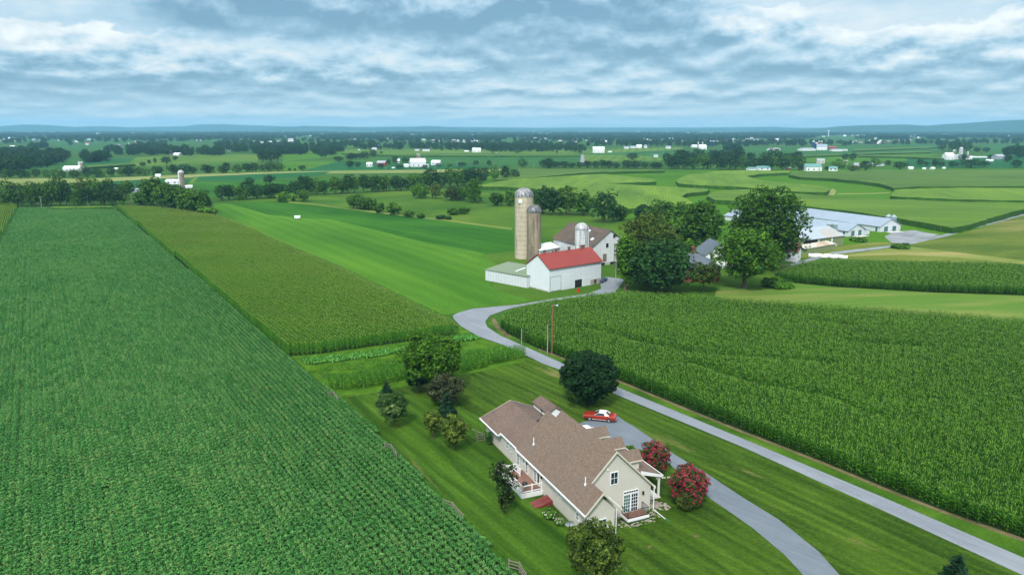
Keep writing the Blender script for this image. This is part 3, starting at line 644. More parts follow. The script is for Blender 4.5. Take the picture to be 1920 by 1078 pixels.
fl('straw_strip', [(1570,363.5),(1640,362.5),(1668,361),(1668,362.6),(1640,364),(1570,365)], 'g_tanfield')
for q, m in (([(640,287.5),(760,290.2),(960,290.2),(1085,290),(1085,291.8),(960,292.2),(760,292)], 'crop_olive'), ([(160,311),(250,306),(253,308),(165,314)], 'crop_olive'),
             ([(1480,292),(1640,286),(1745,284),(1745,285.3),(1640,288),(1480,294.5)], 'crop_olive'), ([(1610,290.5),(1700,292),(1770,296),(1770,297.5),(1700,294.5),(1610,292.5)], 'crop_olive'),
             ([(1600,280),(1740,275),(1760,276),(1740,277.3),(1600,283)], 'crop_olive')):
    prism('corn_strip', q, m, 2.4, label='thin strips of corn between the distant hay fields', cat='corn strip', group='thin corn strips in the distance')
# ------------------------------------------------------------------ standing crops leaf by leaf
corn = [corn_row(i, 1.5) for i in range(5)]
ripe = [corn_row(20+i, 1.5, 2.5, 'leaf_corn_ripe', 'tassel_ripe', nl=8, ll=.72) for i in range(4)]
soy = [soy_row(i) for i in range(5)]
HD = -32.6
A0 = at(250,420); A1 = at(965,1078)
def edged(P):   # distance to the soybean field's right-hand edge
    d = np.array([A1[0]-A0[0], A1[1]-A0[1]]); d = d/np.linalg.norm(d); q = P-np.array(A0[:2]); return np.abs(q[:, 0]*d[1]-q[:, 1]*d[0])
def soy_z(P, A, B):
    l = ((np.round(B/.76) % 11) == 3) & (P[:, 0]+.637*P[:, 1] < 20) & (np.sin(A*.09+B*.5) > -.2)
    return np.where(l, .62, .86+.14*np.clip(edged(P)/12, 0, 1))
def soy_gap(P, A, B, rng):
    l = ((np.round(B/.76) % 9) == 3) & (P[:, 0]+.637*P[:, 1] < 22)
    return l & (rng.random(len(P)) < 0)
field('soybean_field', SOY, HD, .76, 2.9, soy, 'broad dark green soybean field filling the left foreground', 'soybean field',
      sy=lambda P, A, B: (.70+.42*np.clip((edged(P)-5+2*np.sin(A*.05))/16, 0, 1)), sz=soy_z, seed=1, gaps=soy_gap)
def pale(P, A, B, rng): return rng.random(len(P)) < .004
field('corn_field', LC, HD, .76, 1.45, ripe, 'corn strip with yellowish tassels between soybeans and bright clover', 'corn field', sy=lambda P, A, B: .74, seed=2, gaps=pale)
field('corn_field', FC, HD, .76, 1.45, ripe, 'sliver of corn at the left edge beyond the soybeans', 'corn field', seed=3)
rca, rcb = at(1160,714), at(1759,955); RH = math.degrees(math.atan2(rca[0]-rcb[0], rca[1]-rcb[1]))
def rc_sz(P, A, B):
    k = np.ones(len(P))
    for line in ([(1100,632),(1200,658),(1300,678),(1560,700)], [(1300,700),(1400,735),(1560,765),(1640,800)], [(1530,618),(1590,628)], [(1600,660),(1740,668)]):
        for a, b in zip(line[:-1], line[1:]):
            a = np.array(at(*a)[:2]); b = np.array(at(*b)[:2]); d = b-a; L = np.linalg.norm(d); t = ((P-a)@d/L**2).clip(0, 1)
            q = np.linalg.norm(P-a-t[:, None]*d, axis=1); k = np.minimum(k, np.clip(.68+q/5.5, 0, 1))
    return k
field('corn_field', RC, RH, .76, 1.45, corn, 'large deep green corn field right of the lane', 'corn field', sz=rc_sz, seed=4, gaps=pale)
MC = [at(*p)[:2] for p in [(1480,530),(1560,538),(1750,549),(1920,554.5),(2300,572)]]+[at(*p, 2.5)[:2] for p in [(2300,505),(1920,491),(1850,488),(1700,486.5),(1580,484),(1500,487),(1462,508)]]
field('corn_field', MC, 84, .8, 1.9, corn, 'corn field behind the pale mown grass strip on the right', 'corn field', seed=5)
# kitchen garden between the corn and the lawn
sorg = [corn_row(60+i, 1.1, 1.8, 'leaf_sorghum', 'leaf_sorghum', .27, .13, False, 8, .85) for i in range(3)]
squash = [soy_row(80+i, 1.4, 110, 'leaf_squash', .6, .55, (.12, .22), .9) for i in range(3)]
weed = [soy_row(90+i, 1.4, 160, 'leaf_sorghum', .8, .55, (.05, .11), 1.3) for i in range(3)]
gh = math.degrees(math.atan2(at(985,676)[0]-at(700,735)[0], at(985,676)[1]-at(700,735)[1]))
field('tall_grass', [at(*p)[:2] for p in [(618,733),(700,728),(760,712),(800,706),(790,690),(740,695),(640,712),(610,718)]], gh, .85, 1.1, sorg, 'band of tall yellow green grass left of the bushy tree', 'tall grass', seed=6)
field('tall_grass', [at(*p)[:2] for p in [(866,700),(985,672),(980,657),(930,660),(862,674)]], gh, .85, 1.1, sorg, 'band of tall green sweetcorn reaching the lane behind the lawn', 'tall grass', seed=7)
field('squash_rows', [at(*p)[:2] for p in [(575,684),(640,680),(760,660),(770,654),(700,662),(600,673),(570,674)]], gh, .95, 1.2, squash, 'low squash rows along the front of the corn strip', 'squash', seed=8)
field('squash_rows', [at(*p)[:2] for p in [(845,642),(890,640),(895,632),(865,630),(845,634)]], gh, .95, 1.2, squash, 'squash patch beside the bend of the lane', 'squash', seed=9)
field('weeds', [at(*p)[:2] for p in [(570,695),(640,688),(760,672),(960,655),(975,660),(860,672),(760,690),(640,708),(600,712),(585,700)]], gh, 1.3, 1.5, weed, 'weedy green strip in the kitchen garden', 'weeds', seed=10,
      gaps=lambda P, A, B, rng: rng.random(len(P)) < .45)

print('RH', RH)
# ------------------------------------------------------------------ sky, sun, air
SUN_EL, SUN_AZ = R(48), R(195)     # azimuth from +Y clockwise
W = bpy.data.worlds.new('World'); S.world = W; W.use_nodes = True
t = NT(W.node_tree); t.n.clear(); out = t.new('ShaderNodeOutputWorld')
sky = t.new('ShaderNodeTexSky', sky_type='NISHITA'); sky.sun_disc = False; sky.sun_elevation = SUN_EL; sky.sun_rotation = SUN_AZ; sky.air_density = 1.2
b1 = t.new('ShaderNodeBackground'); t.l.new(sky.outputs[0], b1.inputs[0]); b1.inputs[1].default_value = .09
tc = t.new('ShaderNodeTexCoord').outputs['Generated']; sp = t.new('ShaderNodeSeparateXYZ'); t.l.new(tc, sp.inputs[0])
az = t.math('ARCTAN2', sp.outputs[0], sp.outputs[1]); el = t.math('MAXIMUM', t.math('ARCSINE', sp.outputs[2]), 0.0)
def comb(x, y, z=0.0):
    n = t.new('ShaderNodeCombineXYZ'); t.put(n.inputs[0], x); t.put(n.inputs[1], y); t.put(n.inputs[2], z); return n.outputs[0]
def sky_ae(px, py):
    v = (py-539)/FPX
    d = ((px-960)/FPX, math.cos(PITCH)-v*math.sin(PITCH), -math.sin(PITCH)-v*math.cos(PITCH)); L = math.sqrt(sum(k*k for k in d))
    return math.atan2(d[0], d[1]), math.asin(d[2]/L)
def sm(x, lo, hi):
    n = t.new('ShaderNodeMapRange'); n.interpolation_type = 'SMOOTHSTEP'; t.put(n.inputs[0], x); n.inputs[1].default_value = lo; n.inputs[2].default_value = hi; return n.outputs[0]
# the deck: rows of heaped cloud with flat shaded bases and bright tops, nearer rows higher in the sky
lw = t.math('LOGARITHM', t.math('ADD', el, .045), math.e)     # heaps look smaller towards the horizon
nA = t.noise(comb(t.math('MULTIPLY', az, 18.0), t.math('MULTIPLY', lw, 5.2), 1.0), 1.0, 9, .56, .0)      # heaps
nA2 = t.noise(comb(t.math('MULTIPLY', az, 18.0), t.math('MULTIPLY', t.math('ADD', lw, .085), 5.2), 1.0), 1.0, 5, .52, .0)
rel = t.math('MULTIPLY', t.math('SUBTRACT', nA, nA2), 1.0)
nB = t.noise(comb(t.math('MULTIPLY', az, 5.0), t.math('MULTIPLY', el, 20.0), 5.0), 1.0, 5, .55, .2)       # big forms
nC = t.noise(comb(t.math('MULTIPLY', az, 10.0), t.math('MULTIPLY', el, 130.0), 9.0), 1.0, 6, .55)          # streaky bases
we = t.math('ADD', el, t.math('ADD', t.math('MULTIPLY', t.math('SUBTRACT', nA, .5), .060), t.math('MULTIPLY', t.math('SUBTRACT', nB, .5), .040)))
val = t.math('ADD', .50, t.math('ADD', t.math('MULTIPLY', t.math('SUBTRACT', nB, .5), .55), t.math('ADD', t.math('MULTIPLY', t.math('SUBTRACT', nA, .5), .5), t.math('MULTIPLY', t.math('SUBTRACT', nC, .5), .15))))
def layer(val, base, top, win=None, k=1.0, seed=0.0, dark=.20, bright=.80, amp=1.0):
    e0 = sky_ae(960, base)[1]; e1 = sky_ae(960, top)[1]; th = e1-e0
    n = t.noise(comb(t.math('MULTIPLY', az, 7.0), seed, seed), 1.0, 3, .5)
    off = t.math('MULTIPLY', t.math('SUBTRACT', n, .5), th*1.1*amp)
    w = t.math('ADD', el, t.math('MULTIPLY', t.math('SUBTRACT', we, el), min(1.0, th/.035)*k))
    s_ = t.math('DIVIDE', t.math('SUBTRACT', w, t.math('ADD', off, e0)), th)
    br = t.math('ADD', dark, t.math('MULTIPLY', sm(s_, -.1, .95), bright-dark))
    br = t.math('ADD', br, t.math('ADD', t.math('MULTIPLY', t.math('SUBTRACT', nA, .5), .42), rel)); br = t.math('ADD', br, t.math('MULTIPLY', t.math('SUBTRACT', nC, .5), .08))
    al = t.math('MULTIPLY', sm(s_, -.8, .15), t.math('SUBTRACT', 1.0, sm(s_, .96, 1.08)))
    if win:
        a0 = sky_ae(win[0], base)[0]; a1 = sky_ae(win[1], base)[0]; azw = t.math('ADD', az, t.math('MULTIPLY', t.math('SUBTRACT', nB, .5), .12))
        al = t.math('MULTIPLY', al, t.math('MULTIPLY', sm(azw, a0-.07, a0+.07), t.math('SUBTRACT', 1.0, sm(azw, a1-.07, a1+.07))))
    return t.math('ADD', t.math('MULTIPLY', val, t.math('SUBTRACT', 1.0, al)), t.math('MULTIPLY', br, al))
val = layer(val, 236, 226, None, .6, 1.7, .42, .70, .5); val = layer(val, 222, 208, None, .8, 4.1, .40, .72, .6); val = layer(val, 206, 186, None, 1, 7.7, .36, .76, .6)
val = layer(val, 184, 158, None, 1, 9.2, .26, .68, .7); val = layer(val, 140, 88, (820, 1330), 1, 12.5, .34, .74, .5)
val = layer(val, 160, 78, (-700, 850), 1, 15.9, .12, .78, .4); val = layer(val, 150, 62, (1290, 3500), 1, 21.3, .20, .80, .4)
val = layer(val, 100, 22, (900, 1530), 1, 25.1, .20, .84, .4); val = layer(val, 40, -110, (270, 1330), 1, 31.8, .04, .62, .25)
for i_, (b_, t_) in enumerate(((-120, -260), (-330, -560), (-640, -1000))): val = layer(val, b_, t_, None, 1, 40.0+i_*3, .25, .85, .5)
cc = t.ramp(val, [(.06, (.095, .190, .275)), (.26, (.165, .275, .365)), (.46, (.285, .385, .460)), (.66, (.415, .462, .490)), (.90, (.530, .556, .575))])
cc = t.mix(t.ramp(el, [(.22, 0.0), (.55, .75)]), cc, (.43, .45, .46))
cc = t.mix(t.ramp(el, [(.0, .6), (.025, .15), (.06, 0.0)]), cc, (.40, .45, .47))     # paler towards the horizon
b2 = t.new('ShaderNodeBackground'); t.l.new(cc, b2.inputs[0]); CLOUD = t.math('ADD', 1.0, t.math('MULTIPLY', t.math('MINIMUM', t.math('MAXIMUM', t.math('SUBTRACT', el, .20), 0.0), .8), 1.25))
t.l.new(CLOUD, b2.inputs[1])
mx = t.new('ShaderNodeMixShader'); mx.inputs[0].default_value = .90
t.l.new(b1.outputs[0], mx.inputs[1]); t.l.new(b2.outputs[0], mx.inputs[2]); t.l.new(mx.outputs[0], out.inputs[0])
W.cycles.sampling_method = 'MANUAL'; W.cycles.sample_map_resolution = 512
sl = bpy.data.lights.new('sun', 'SUN'); so = bpy.data.objects.new('sun', sl); COL.objects.link(so)
sl.energy = 2.1; sl.angle = R(10); sl.color = (1.0, .965, .91)
so.rotation_euler = (math.pi/2-SUN_EL, 0, math.pi-SUN_AZ); so.location = (0, 0, 300)
# hills on the horizon: real ridges 9 to 12 km away
def hills(name, prof, dist, depth, mat, back=1.0):
    rng = random.Random(int(dist)); vs = []; fs = []; xs = []
    for (xa, ya), (xb, yb) in zip(prof[:-1], prof[1:]):
        k = max(1, int((xb-xa)/18))
        for i in range(k): xs.append((xa+(xb-xa)*i/k, ya+(yb-ya)*i/k))
    xs.append(prof[-1])
    for px, py in xs:
        a = sky_ae(px, 400)[0] if -2000 < px < 4000 else 0
        z = CAMH+(241-py)/FPX*dist/math.cos(a)*1.0; z = max(z, .5)
        if z > 1: z += rng.uniform(-2.0, 2.0)
        dd = dist*1.0
        for r, zz in ((dd-depth, 0), (dd-depth*.45, z*.5), (dd, z), (dd+depth*.5, z*.55), (dd+depth, 0)): vs.append((r*math.sin(a), r*math.cos(a), max(zz, 0)-.2))
    for i in range(len(xs)-1):
        for j in range(4): o = i*5+j; fs.append((o, o+5, o+6, o+1))
    mb = MB(); mb.add(vs, fs); return mb.build(name, mat, kind='structure')
mat_ground('g_hill', (.012, .035, .016), (.028, .062, .026), None, .004, .02, 0)
HL = [(-900,243),(-600,239),(-200,240),(0,239.5),(40,237.5),(70,236),(120,237),(160,239),(210,238),(260,239.5),(310,238.5),(360,238),(385,235),(430,234.5),(500,236.5),(560,238),(640,239),(720,238.5),(800,238),(900,239),(1010,240),(1080,239.5),(1200,239.5),(1300,239.5),(1440,238.5),(1480,240),(1560,240),(1700,243)]
hills('hills', HL, 11800, 1500, 'g_hill')
hills('hills', [(470,247),(530,239.5),(580,236.8),(640,237.5),(700,240),(760,239.5),(800,237),(830,237.6),(870,242),(930,241),(1000,243),(1100,244),(1250,243.5),(1330,241.5),(1380,242.5),(1430,243.5),(1480,242.5),(1560,243),(1650,247)], 9800, 900, 'g_hill')
hills('hills', [(1400,247),(1500,242.5),(1560,238),(1620,236),(1680,235.6),(1720,237.5),(1760,235),(1820,232.5),(1870,231),(1920,230),(2050,229),(2300,232),(2600,238),(2900,246)], 8600, 1100, 'g_hill')
hz = MB().box(-14900, 14900, -14900, 14900, -1.0, 190.0).build('haze', 'bark', kind='stuff', label='thin blue summer haze over the whole plain', cat='haze')
hm = bpy.data.materials.new('haze_air'); hm.use_nodes = True; ht = NT(hm.node_tree); ht.n.clear(); ho = ht.new('ShaderNodeOutputMaterial'); pv = ht.new('ShaderNodeVolumePrincipled')
pv.inputs['Color'].default_value = (.32, .68, 1.0, 1); pv.inputs['Density'].default_value = 1.0e-4; pv.inputs['Anisotropy'].default_value = .1
ht.l.new(pv.outputs[0], ho.inputs['Volume']); hz.data.materials.clear(); hz.data.materials.append(hm)
hm.cycles.homogeneous_volume = True if hasattr(hm.cycles, 'homogeneous_volume') else None
hz.display_type = 'WIRE'
S.view_settings.view_transform = 'Standard'; S.view_settings.look = 'None'; S.view_settings.exposure = 0.93; S.view_settings.gamma = 1.0
C = S.cycles
C.max_bounces = 5; C.diffuse_bounces = 3; C.glossy_bounces = 2; C.transmission_bounces = 3; C.volume_bounces = 2; C.transparent_max_bounces = 8
C.use_adaptive_sampling = True; C.adaptive_threshold = .02; C.use_denoising = True; C.denoiser = 'OPENIMAGEDENOISE'; C.denoising_input_passes = 'RGB_ALBEDO_NORMAL'; C.denoising_prefilter = 'ACCURATE'; C.caustics_reflective = False; C.caustics_refractive = False
C.sample_clamp_indirect = 4.0
S.render.film_transparent = False
# ------------------------------------------------------------------ the ranch house
HH = -23.6; O0 = at(1096.6, 967.7, 3.0)
hx = (math.sin(R(HH)), math.cos(R(HH))); hy = (math.cos(R(HH)), -math.sin(R(HH)))
def hl(px, py, z):
    w = at(px, py, z); dx, dy = w[0]-O0[0], w[1]-O0[1]; return dx*hx[0]+dy*hx[1], dx*hy[0]+dy*hy[1]
def on_rear(px, py, Y=.55):
    lo, hi = -1.0, 12.0
    for _ in range(40):
        m = (lo+hi)/2
        if hl(px, py, m)[1] > Y: lo = m
        else: hi = m
    return hl(px, py, lo)[0], lo
def on_gable(px, py, X):
    lo, hi = -1.0, 12.0
    for _ in range(40):
        m = (lo+hi)/2
        if hl(px, py, m)[0] > X: lo = m
        else: hi = m
    return hl(px, py, lo)[1], lo
house = thing('house', 'beige ranch house with brown shingle roof and white deck in the foreground', 'house', (O0[0], O0[1], 0), R(90-HH))
class HB(MB):
    """house frame: x along the ridge to the far garage, y towards the front (mirrored into Blender's local y)"""
    def build(s, name, mats, parent=house, **kw):
        s.v = [(x, -y, z) for x, y, z in s.v]; s.f = [f[::-1] for f in s.f]
        return MB.build(s, name, mats, parent, **kw)
b = HB().gable(.35, 2.64, .55, 3.72, .25, 2.85, 4.42); b.gable(2.65, 14.9, .55, 9.62, .25, 3.35, 7.84, yr=5.05); b.gable(14.9, 17.0, .55, 8.8, .25, 3.35, 7.05, yr=4.28)
b.gable(17.0, 28.4, .60, 8.2, .25, 2.72, 4.38, yr=4.37); b.box(23.8, 28.2, 8.2, 9.85, .25, 3.55)
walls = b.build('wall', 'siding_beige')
b = HB().box(.38, 2.7, .58, 3.69, -.1, .25); b.box(2.7, 17, .58, 9.59, -.1, .25); b.box(17, 28.37, .63, 8.17, -.1, .25); b.box(23.83, 28.17, 8.17, 9.82, -.1, .25); b.build('foundation', 'foundation')
T = .16
zr = lambda Y: 3.05+(Y-.05)
b = HB(); b.slab([(0, .05, 3.05), (17.2, .05, 3.05), (17.2, 2.1, zr(2.1)), (0, 2.1, zr(2.1))], T)
b.slab([(2.4, 2.1, zr(2.1)), (17.2, 2.1, zr(2.1)), (17.2, 4.3, zr(4.3)), (2.4, 4.3, zr(4.3))], T)
b.slab([(2.4, 4.3, zr(4.3)), (14.95, 4.3, zr(4.3)), (14.95, 5.05, zr(5.05)), (2.4, 5.05, zr(5.05))], T)
b.slab([(0, 2.1, zr(2.1)), (2.64, 2.1, zr(2.1)), (2.64, 4.26, 2.95), (0, 4.26, 2.95)], T)
b.slab([(2.4, 5.05, 8.05), (14.95, 5.05, 8.05), (14.95, 10.0, 3.10), (2.4, 10.0, 3.10)], T)
b.slab([(14.95, 4.3, 7.3), (17.2, 4.3, 7.3), (17.2, 9.2, 2.4), (14.95, 9.2, 2.4)], T)
b.build('roof', 'shingle_brown')
b = HB(); gz = lambda Y: 4.6-(4.37-Y)*.405
b.slab([(17.2, .32, gz(.32)), (22.6, .32, gz(.32)), (22.6, 4.37, 4.6), (17.2, 4.37, 4.6)], T); b.slab([(22.6, -.12, gz(-.12)), (28.75, -.12, gz(-.12)), (28.75, 4.37, 4.6), (22.6, 4.37, 4.6)], T)
b.slab([(17.2, 4.37, 4.6), (28.75, 4.37, 4.6), (28.75, 8.5, 2.93), (17.2, 8.5, 2.93)], T)
b.slab([(23.6, 7.5, 3.95), (28.5, 7.5, 3.95), (28.5, 8.75, 4.75), (23.6, 8.75, 4.75)], T); b.slab([(23.6, 8.75, 4.75), (28.5, 8.75, 4.75), (28.5, 10.05, 3.9), (23.6, 10.05, 3.9)], T)
b.build('garage_roof', 'shingle_garage')
b = HB().gable(23.75, 28.3, 7.65, 9.85, 3.0, 3.75, 4.55, yr=8.75); b.build('gable_wall', 'white_paint')
# trim: gutters, fascias, rakes, corner boards, downspouts
b = HB(); b.box(-.02, 17.22, -.05, .05, 2.86, 3.04); b.box(17.22, 22.6, .20, .31, 2.80, 2.95); b.box(22.6, 28.77, -.24, -.13, 2.62, 2.77); b.box(2.4, 14.95, 10.0, 10.1, 2.92, 3.08); b.box(0, 2.6, 4.27, 4.36, 2.78, 2.94)
b.box(22.5, 22.58, -.1, .45, 2.60, 2.80)
b.tube((2.3, 9.85, .45), (2.3, 9.85, 3.0), .06, 6); b.tube((2.3, 9.85, .45), (.5, 10.2, .12), .04, 6); b.tube((.25, 3.85, .1), (.25, 3.85, 2.9), .05, 6); b.tube((.25, 3.85, 2.8), (.1, 4.25, 2.9), .05, 6)
b.tube((.25, .45, .1), (.25, .45, 2.95), .05, 6); b.build('gutter', 'white_trim')
w_ = .17
def rake(x0, x1, y0, z0, y1, z1, h=.24):
    b = HB(); b.add([(x0, y0, z0-h), (x0, y1, z1-h), (x0, y1, z1), (x0, y0, z0), (x1, y0, z0-h), (x1, y1, z1-h), (x1, y1, z1), (x1, y0, z0)], [(0,1,2,3), (7,6,5,4), (3,2,6,7), (0,4,5,1), (0,3,7,4), (1,5,6,2)]); b.build('rake_board', 'cream_trim')
rake(-.06, -.003, -.04, 2.98, 2.1, 5.12); rake(-.06, -.003, 2.1, 5.12, 4.36, 2.9)
rake(2.34, 2.397, 2.05, 5.05, 5.05, 8.08); rake(2.34, 2.397, 5.05, 8.08, 10.1, 3.02)
rake(28.78, 28.82, -.15, 2.75, 4.37, 4.62); rake(28.78, 28.82, 4.37, 4.62, 8.55, 2.9); rake(17.203, 17.24, .1, 3.05, 4.3, 7.28)
b = HB(); b.tube((.5, 10.2, .12), (-.1, 10.35, .06), .07, 6); b.build('drain_pipe', 'green_plastic')
def window(px0, py0, px1, py1, face, glass='glass_dark', name='window', bars=(1, 1), fr=.07):
    if face[0] == 'rear':
        a, z1 = on_rear(px0, py0); c, z0 = on_rear(px1, py1); a, c = max(a, c), min(a, c); a, c = c, a
    else:
        a, z1 = on_gable(px0, py0, face[1]); c, z0 = on_gable(px1, py1, face[1])
    if z1 < z0: z0, z1 = z1, z0
    return window_at(a, c, z0, z1, face, glass, name, bars, fr)
def window_at(a, c, z0, z1, face, glass='glass_dark', name='window', bars=(1, 1), fr=.07, fm='white_trim', parent=None):
    g = HB(); f = HB()
    def bx(m, u0, u1, w0, w1, d0, d1):
        if face[0] == 'rear': m.box(u0, u1, .55-d1, .55-d0, w0, w1)
        elif face[0] == 'front': m.box(u0, u1, face[1]+d0, face[1]+d1, w0, w1)
        else: m.box(face[1]-d1, face[1]-d0, u0, u1, w0, w1)
    bx(g, a+fr, c-fr, z0+fr, z1-fr, .005, .03)
    for u0, u1, w0, w1 in ((a, c, z1-fr, z1), (a, c, z0, z0+fr), (a, a+fr, z0+fr, z1-fr), (c-fr, c, z0+fr, z1-fr)): bx(f, u0, u1, w0, w1, .004, .06)
    nx, nz = bars
    for i in range(1, nx+1):
        u = a+fr+(c-a-2*fr)*i/(nx+1); bx(f, u-.018, u+.018, z0+fr, z1-fr, .031, .045)
    for i in range(1, nz+1):
        w = z0+fr+(z1-z0-2*fr)*i/(nz+1); bx(f, a+fr, c-fr, w-.022, w+.022, .032, .05)
    go = g.build(name, glass, parent or house); f.build('frame', fm, go); return go
G0 = ('gable', .35); G1 = ('gable', 2.65)
window_at(1.85, 2.75, .95, 2.05, G0, bars=(1, 1)); 
yq, zq = on_gable(1151.5, 896, 2.65); window_at(yq-.5, yq+.5, zq-.75, zq+.75, G1, bars=(1, 1), fr=.1)
# french door, its transom and iron balcony on the gable
yl, zt_ = on_gable(1175, 925, 2.65); yr_, zb_ = on_gable(1200, 954, 2.65); print('door', yl, zt_, yr_, zb_)
DY0, DY1 = 6.15, 8.05
dd = window_at(DY0, DY0+.95, .62, 2.75, G1, 'glass_green', 'french_door', (2, 4), .09); window_at(DY0+.95, DY1, .62, 2.75, G1, 'glass_dark', 'french_door', (2, 4), .09)
window_at(DY0, DY1, 2.78, 3.12, G1, 'glass_dark', 'transom', (5, 0), .07)
b = HB().box(1.35, 2.64, 6.0, 8.6, .42, .58); b.build('balcony_floor', 'deck_brown'); b = HB().box(1.28, 1.35, 5.95, 8.65, .30, .585); b.box(1.28, 2.64, 5.93, 6.0, .30, .585); b.box(1.28, 2.64, 8.6, 8.67, .30, .585); b.box(1.5, 2.6, 6.15, 8.45, -.05, .3); b.build('balcony_base', 'white_trim')
b = HB()
for (x0, y0, x1, y1, k) in ((1.38, 6.03, 1.38, 8.57, 17), (1.38, 6.03, 2.6, 6.03, 8), (1.38, 8.57, 2.6, 8.57, 8)):
    for i in range(k+1): b.cyl(x0+(x1-x0)*i/k, y0+(y1-y0)*i/k, .6, 1.5, .014 if i % k else .035, 5)
    b.tube((x0, y0, 1.5), (x1, y1, 1.5), .03, 5); b.tube((x0, y0, .68), (x1, y1, .68), .02, 5)
b.build('balcony_railing', 'iron_black')
# rear windows and doors
for (x0, y0, x1, y1, nm, gl, bars) in ((1080.3, 957, 1086, 978, 'window', 'glass_dark', (1, 1)), (1041.6, 917, 1045.6, 926, 'window', 'glass_dark', (1, 1)), (1046.4, 921, 1050.4, 931, 'window', 'glass_dark', (1, 1)), (1051.2, 926, 1055.4, 935, 'window', 'glass_dark', (1, 1)),
        (1001.2, 875, 1007, 903, 'sliding_door', 'glass_green', (1, 4)), (1007.2, 880, 1012.8, 908, 'sliding_door', 'glass_dark', (0, 0)), (985.5, 861, 990.5, 891, 'door', 'glass_dark', (1, 3)), (980.3, 855, 984.3, 871, 'window', 'glass_dark', (1, 1)),
        (969.5, 852, 974.5, 881, 'door', 'glass_dark', (1, 3)), (949.4, 825, 953.2, 843, 'window', 'glass_green', (0, 1)), (955.3, 830, 958.7, 849, 'window', 'glass_green', (0, 1))):
    xa, _ = on_rear(x0, (y0+y1)/2-2); xb, _ = on_rear(x1, (y0+y1)/2+2); x_, zc_ = on_rear((x0+x1)/2, (y0+y1)/2)
    hgt = (y1-y0)*.80*pj(*at((x0+x1)/2, (y0+y1)/2, 1.5))[2]/FPX
    z0, z1 = (zc_-hgt/2, zc_+hgt/2)
    if nm != 'window': z0, z1 = .68, 2.68
    else: z1 = min(z1, 2.78)
    print(nm, round(xa, 2), round(xb, 2), round(z0, 2), round(z1, 2))
    if xa < xb: xa, xb = xb, xa
    window_at(xb, xa, z0, z1, ('rear',), gl, nm, bars, .09 if nm == 'window' else .13)
for X in (6.9, 10.9, 14.9): 
    if X > 7: b = HB().box(X-.07, X+.07, .38, .54, 2.0, 2.35); b.build('wall_lamp', 'iron_black')
b = HB().box(2.45, 2.64, 8.55, 8.7, 2.35, 2.7); b.build('wall_lamp', 'iron_black')
for Y, z in ((4.1, 6.0), (8.95, 3.9)): b = HB().box(2.5, 2.64, Y-.08, Y+.08, z, z+.16); b.build('flood_light', 'white_trim')
# dormers and porch at the front
for X in (6.0, 9.55, 13.05):
    b = HB(); b.add([(X-.78, 7.0, 3.2), (X+.78, 7.0, 3.2), (X+.78, 9.75, 3.2), (X-.78, 9.75, 3.2), (X-.78, 7.0, 5.12), (X+.78, 7.0, 5.12), (X+.78, 9.75, 5.12), (X-.78, 9.75, 5.12), (X, 7.0, 5.86), (X, 9.75, 5.86)],
        [(0,1,2,3), (0,3,7,4), (1,5,6,2), (0,4,8,5,1), (3,2,6,9,7), (4,7,9,8), (5,8,9,6)])
    dm = b.build('dormer', 'siding_beige')
    b = HB(); b.slab([(X-1.0, 6.9, 5.05), (X-1.0, 10.1, 5.05), (X, 10.1, 6.03), (X, 6.9, 6.03)], .12); b.slab([(X, 6.9, 6.03), (X, 10.1, 6.03), (X+1.0, 10.1, 5.05), (X+1.0, 6.9, 5.05)], .12); b.build('dormer_roof', 'shingle_brown', dm)
    b = HB(); b.box(X-1.06, X-1.003, 6.9, 10.12, 4.93, 5.06); b.box(X+1.003, X+1.06, 6.9, 10.12, 4.93, 5.06); b.build('fascia', 'cream_trim', dm)
    window_at(X-.4, X+.4, 3.9, 5.0, ('front', 9.75), parent=dm)
b = HB(); b.slab([(4.6, 9.0, 4.15), (15.2, 9.0, 4.15), (15.2, 12.55, 2.90), (4.6, 12.55, 2.90)], .14); b.build('porch_roof', 'shingle_brown')
b = HB(); b.box(4.6, 15.2, 12.555, 12.66, 2.70, 2.88); b.add([(4.55, 9.6, 3.5), (4.55, 12.6, 2.62), (4.55, 12.6, 2.9), (4.55, 9.6, 3.96), (4.6, 9.6, 3.5), (4.6, 12.6, 2.62), (4.6, 12.6, 2.9), (4.6, 9.6, 3.96)], [(0,1,2,3), (7,6,5,4), (3,2,6,7), (0,4,5,1), (1,5,6,2), (0,3,7,4)]); b.build('porch_fascia', 'white_trim')
for X in (4.9, 8.2, 11.6, 14.9): b = HB().box(X-.09, X+.09, 12.2, 12.38, .15, 2.72); b.build('porch_post', 'white_trim')
b = HB().box(4.7, 15.1, 9.63, 12.5, -.05, .16); b.build('porch_floor', 'concrete')
window_at(7.2, 8.2, .9, 2.3, ('front', 9.62)); window_at(11.2, 12.2, .9, 2.3, ('front', 9.62)); window_at(9.2, 10.2, .3, 2.4, ('front', 9.62), name='door', bars=(0, 1))
b = HB().box(25.0, 27.4, 9.86, 9.9, .1, 2.5); b.build('garage_door', 'white_trim')
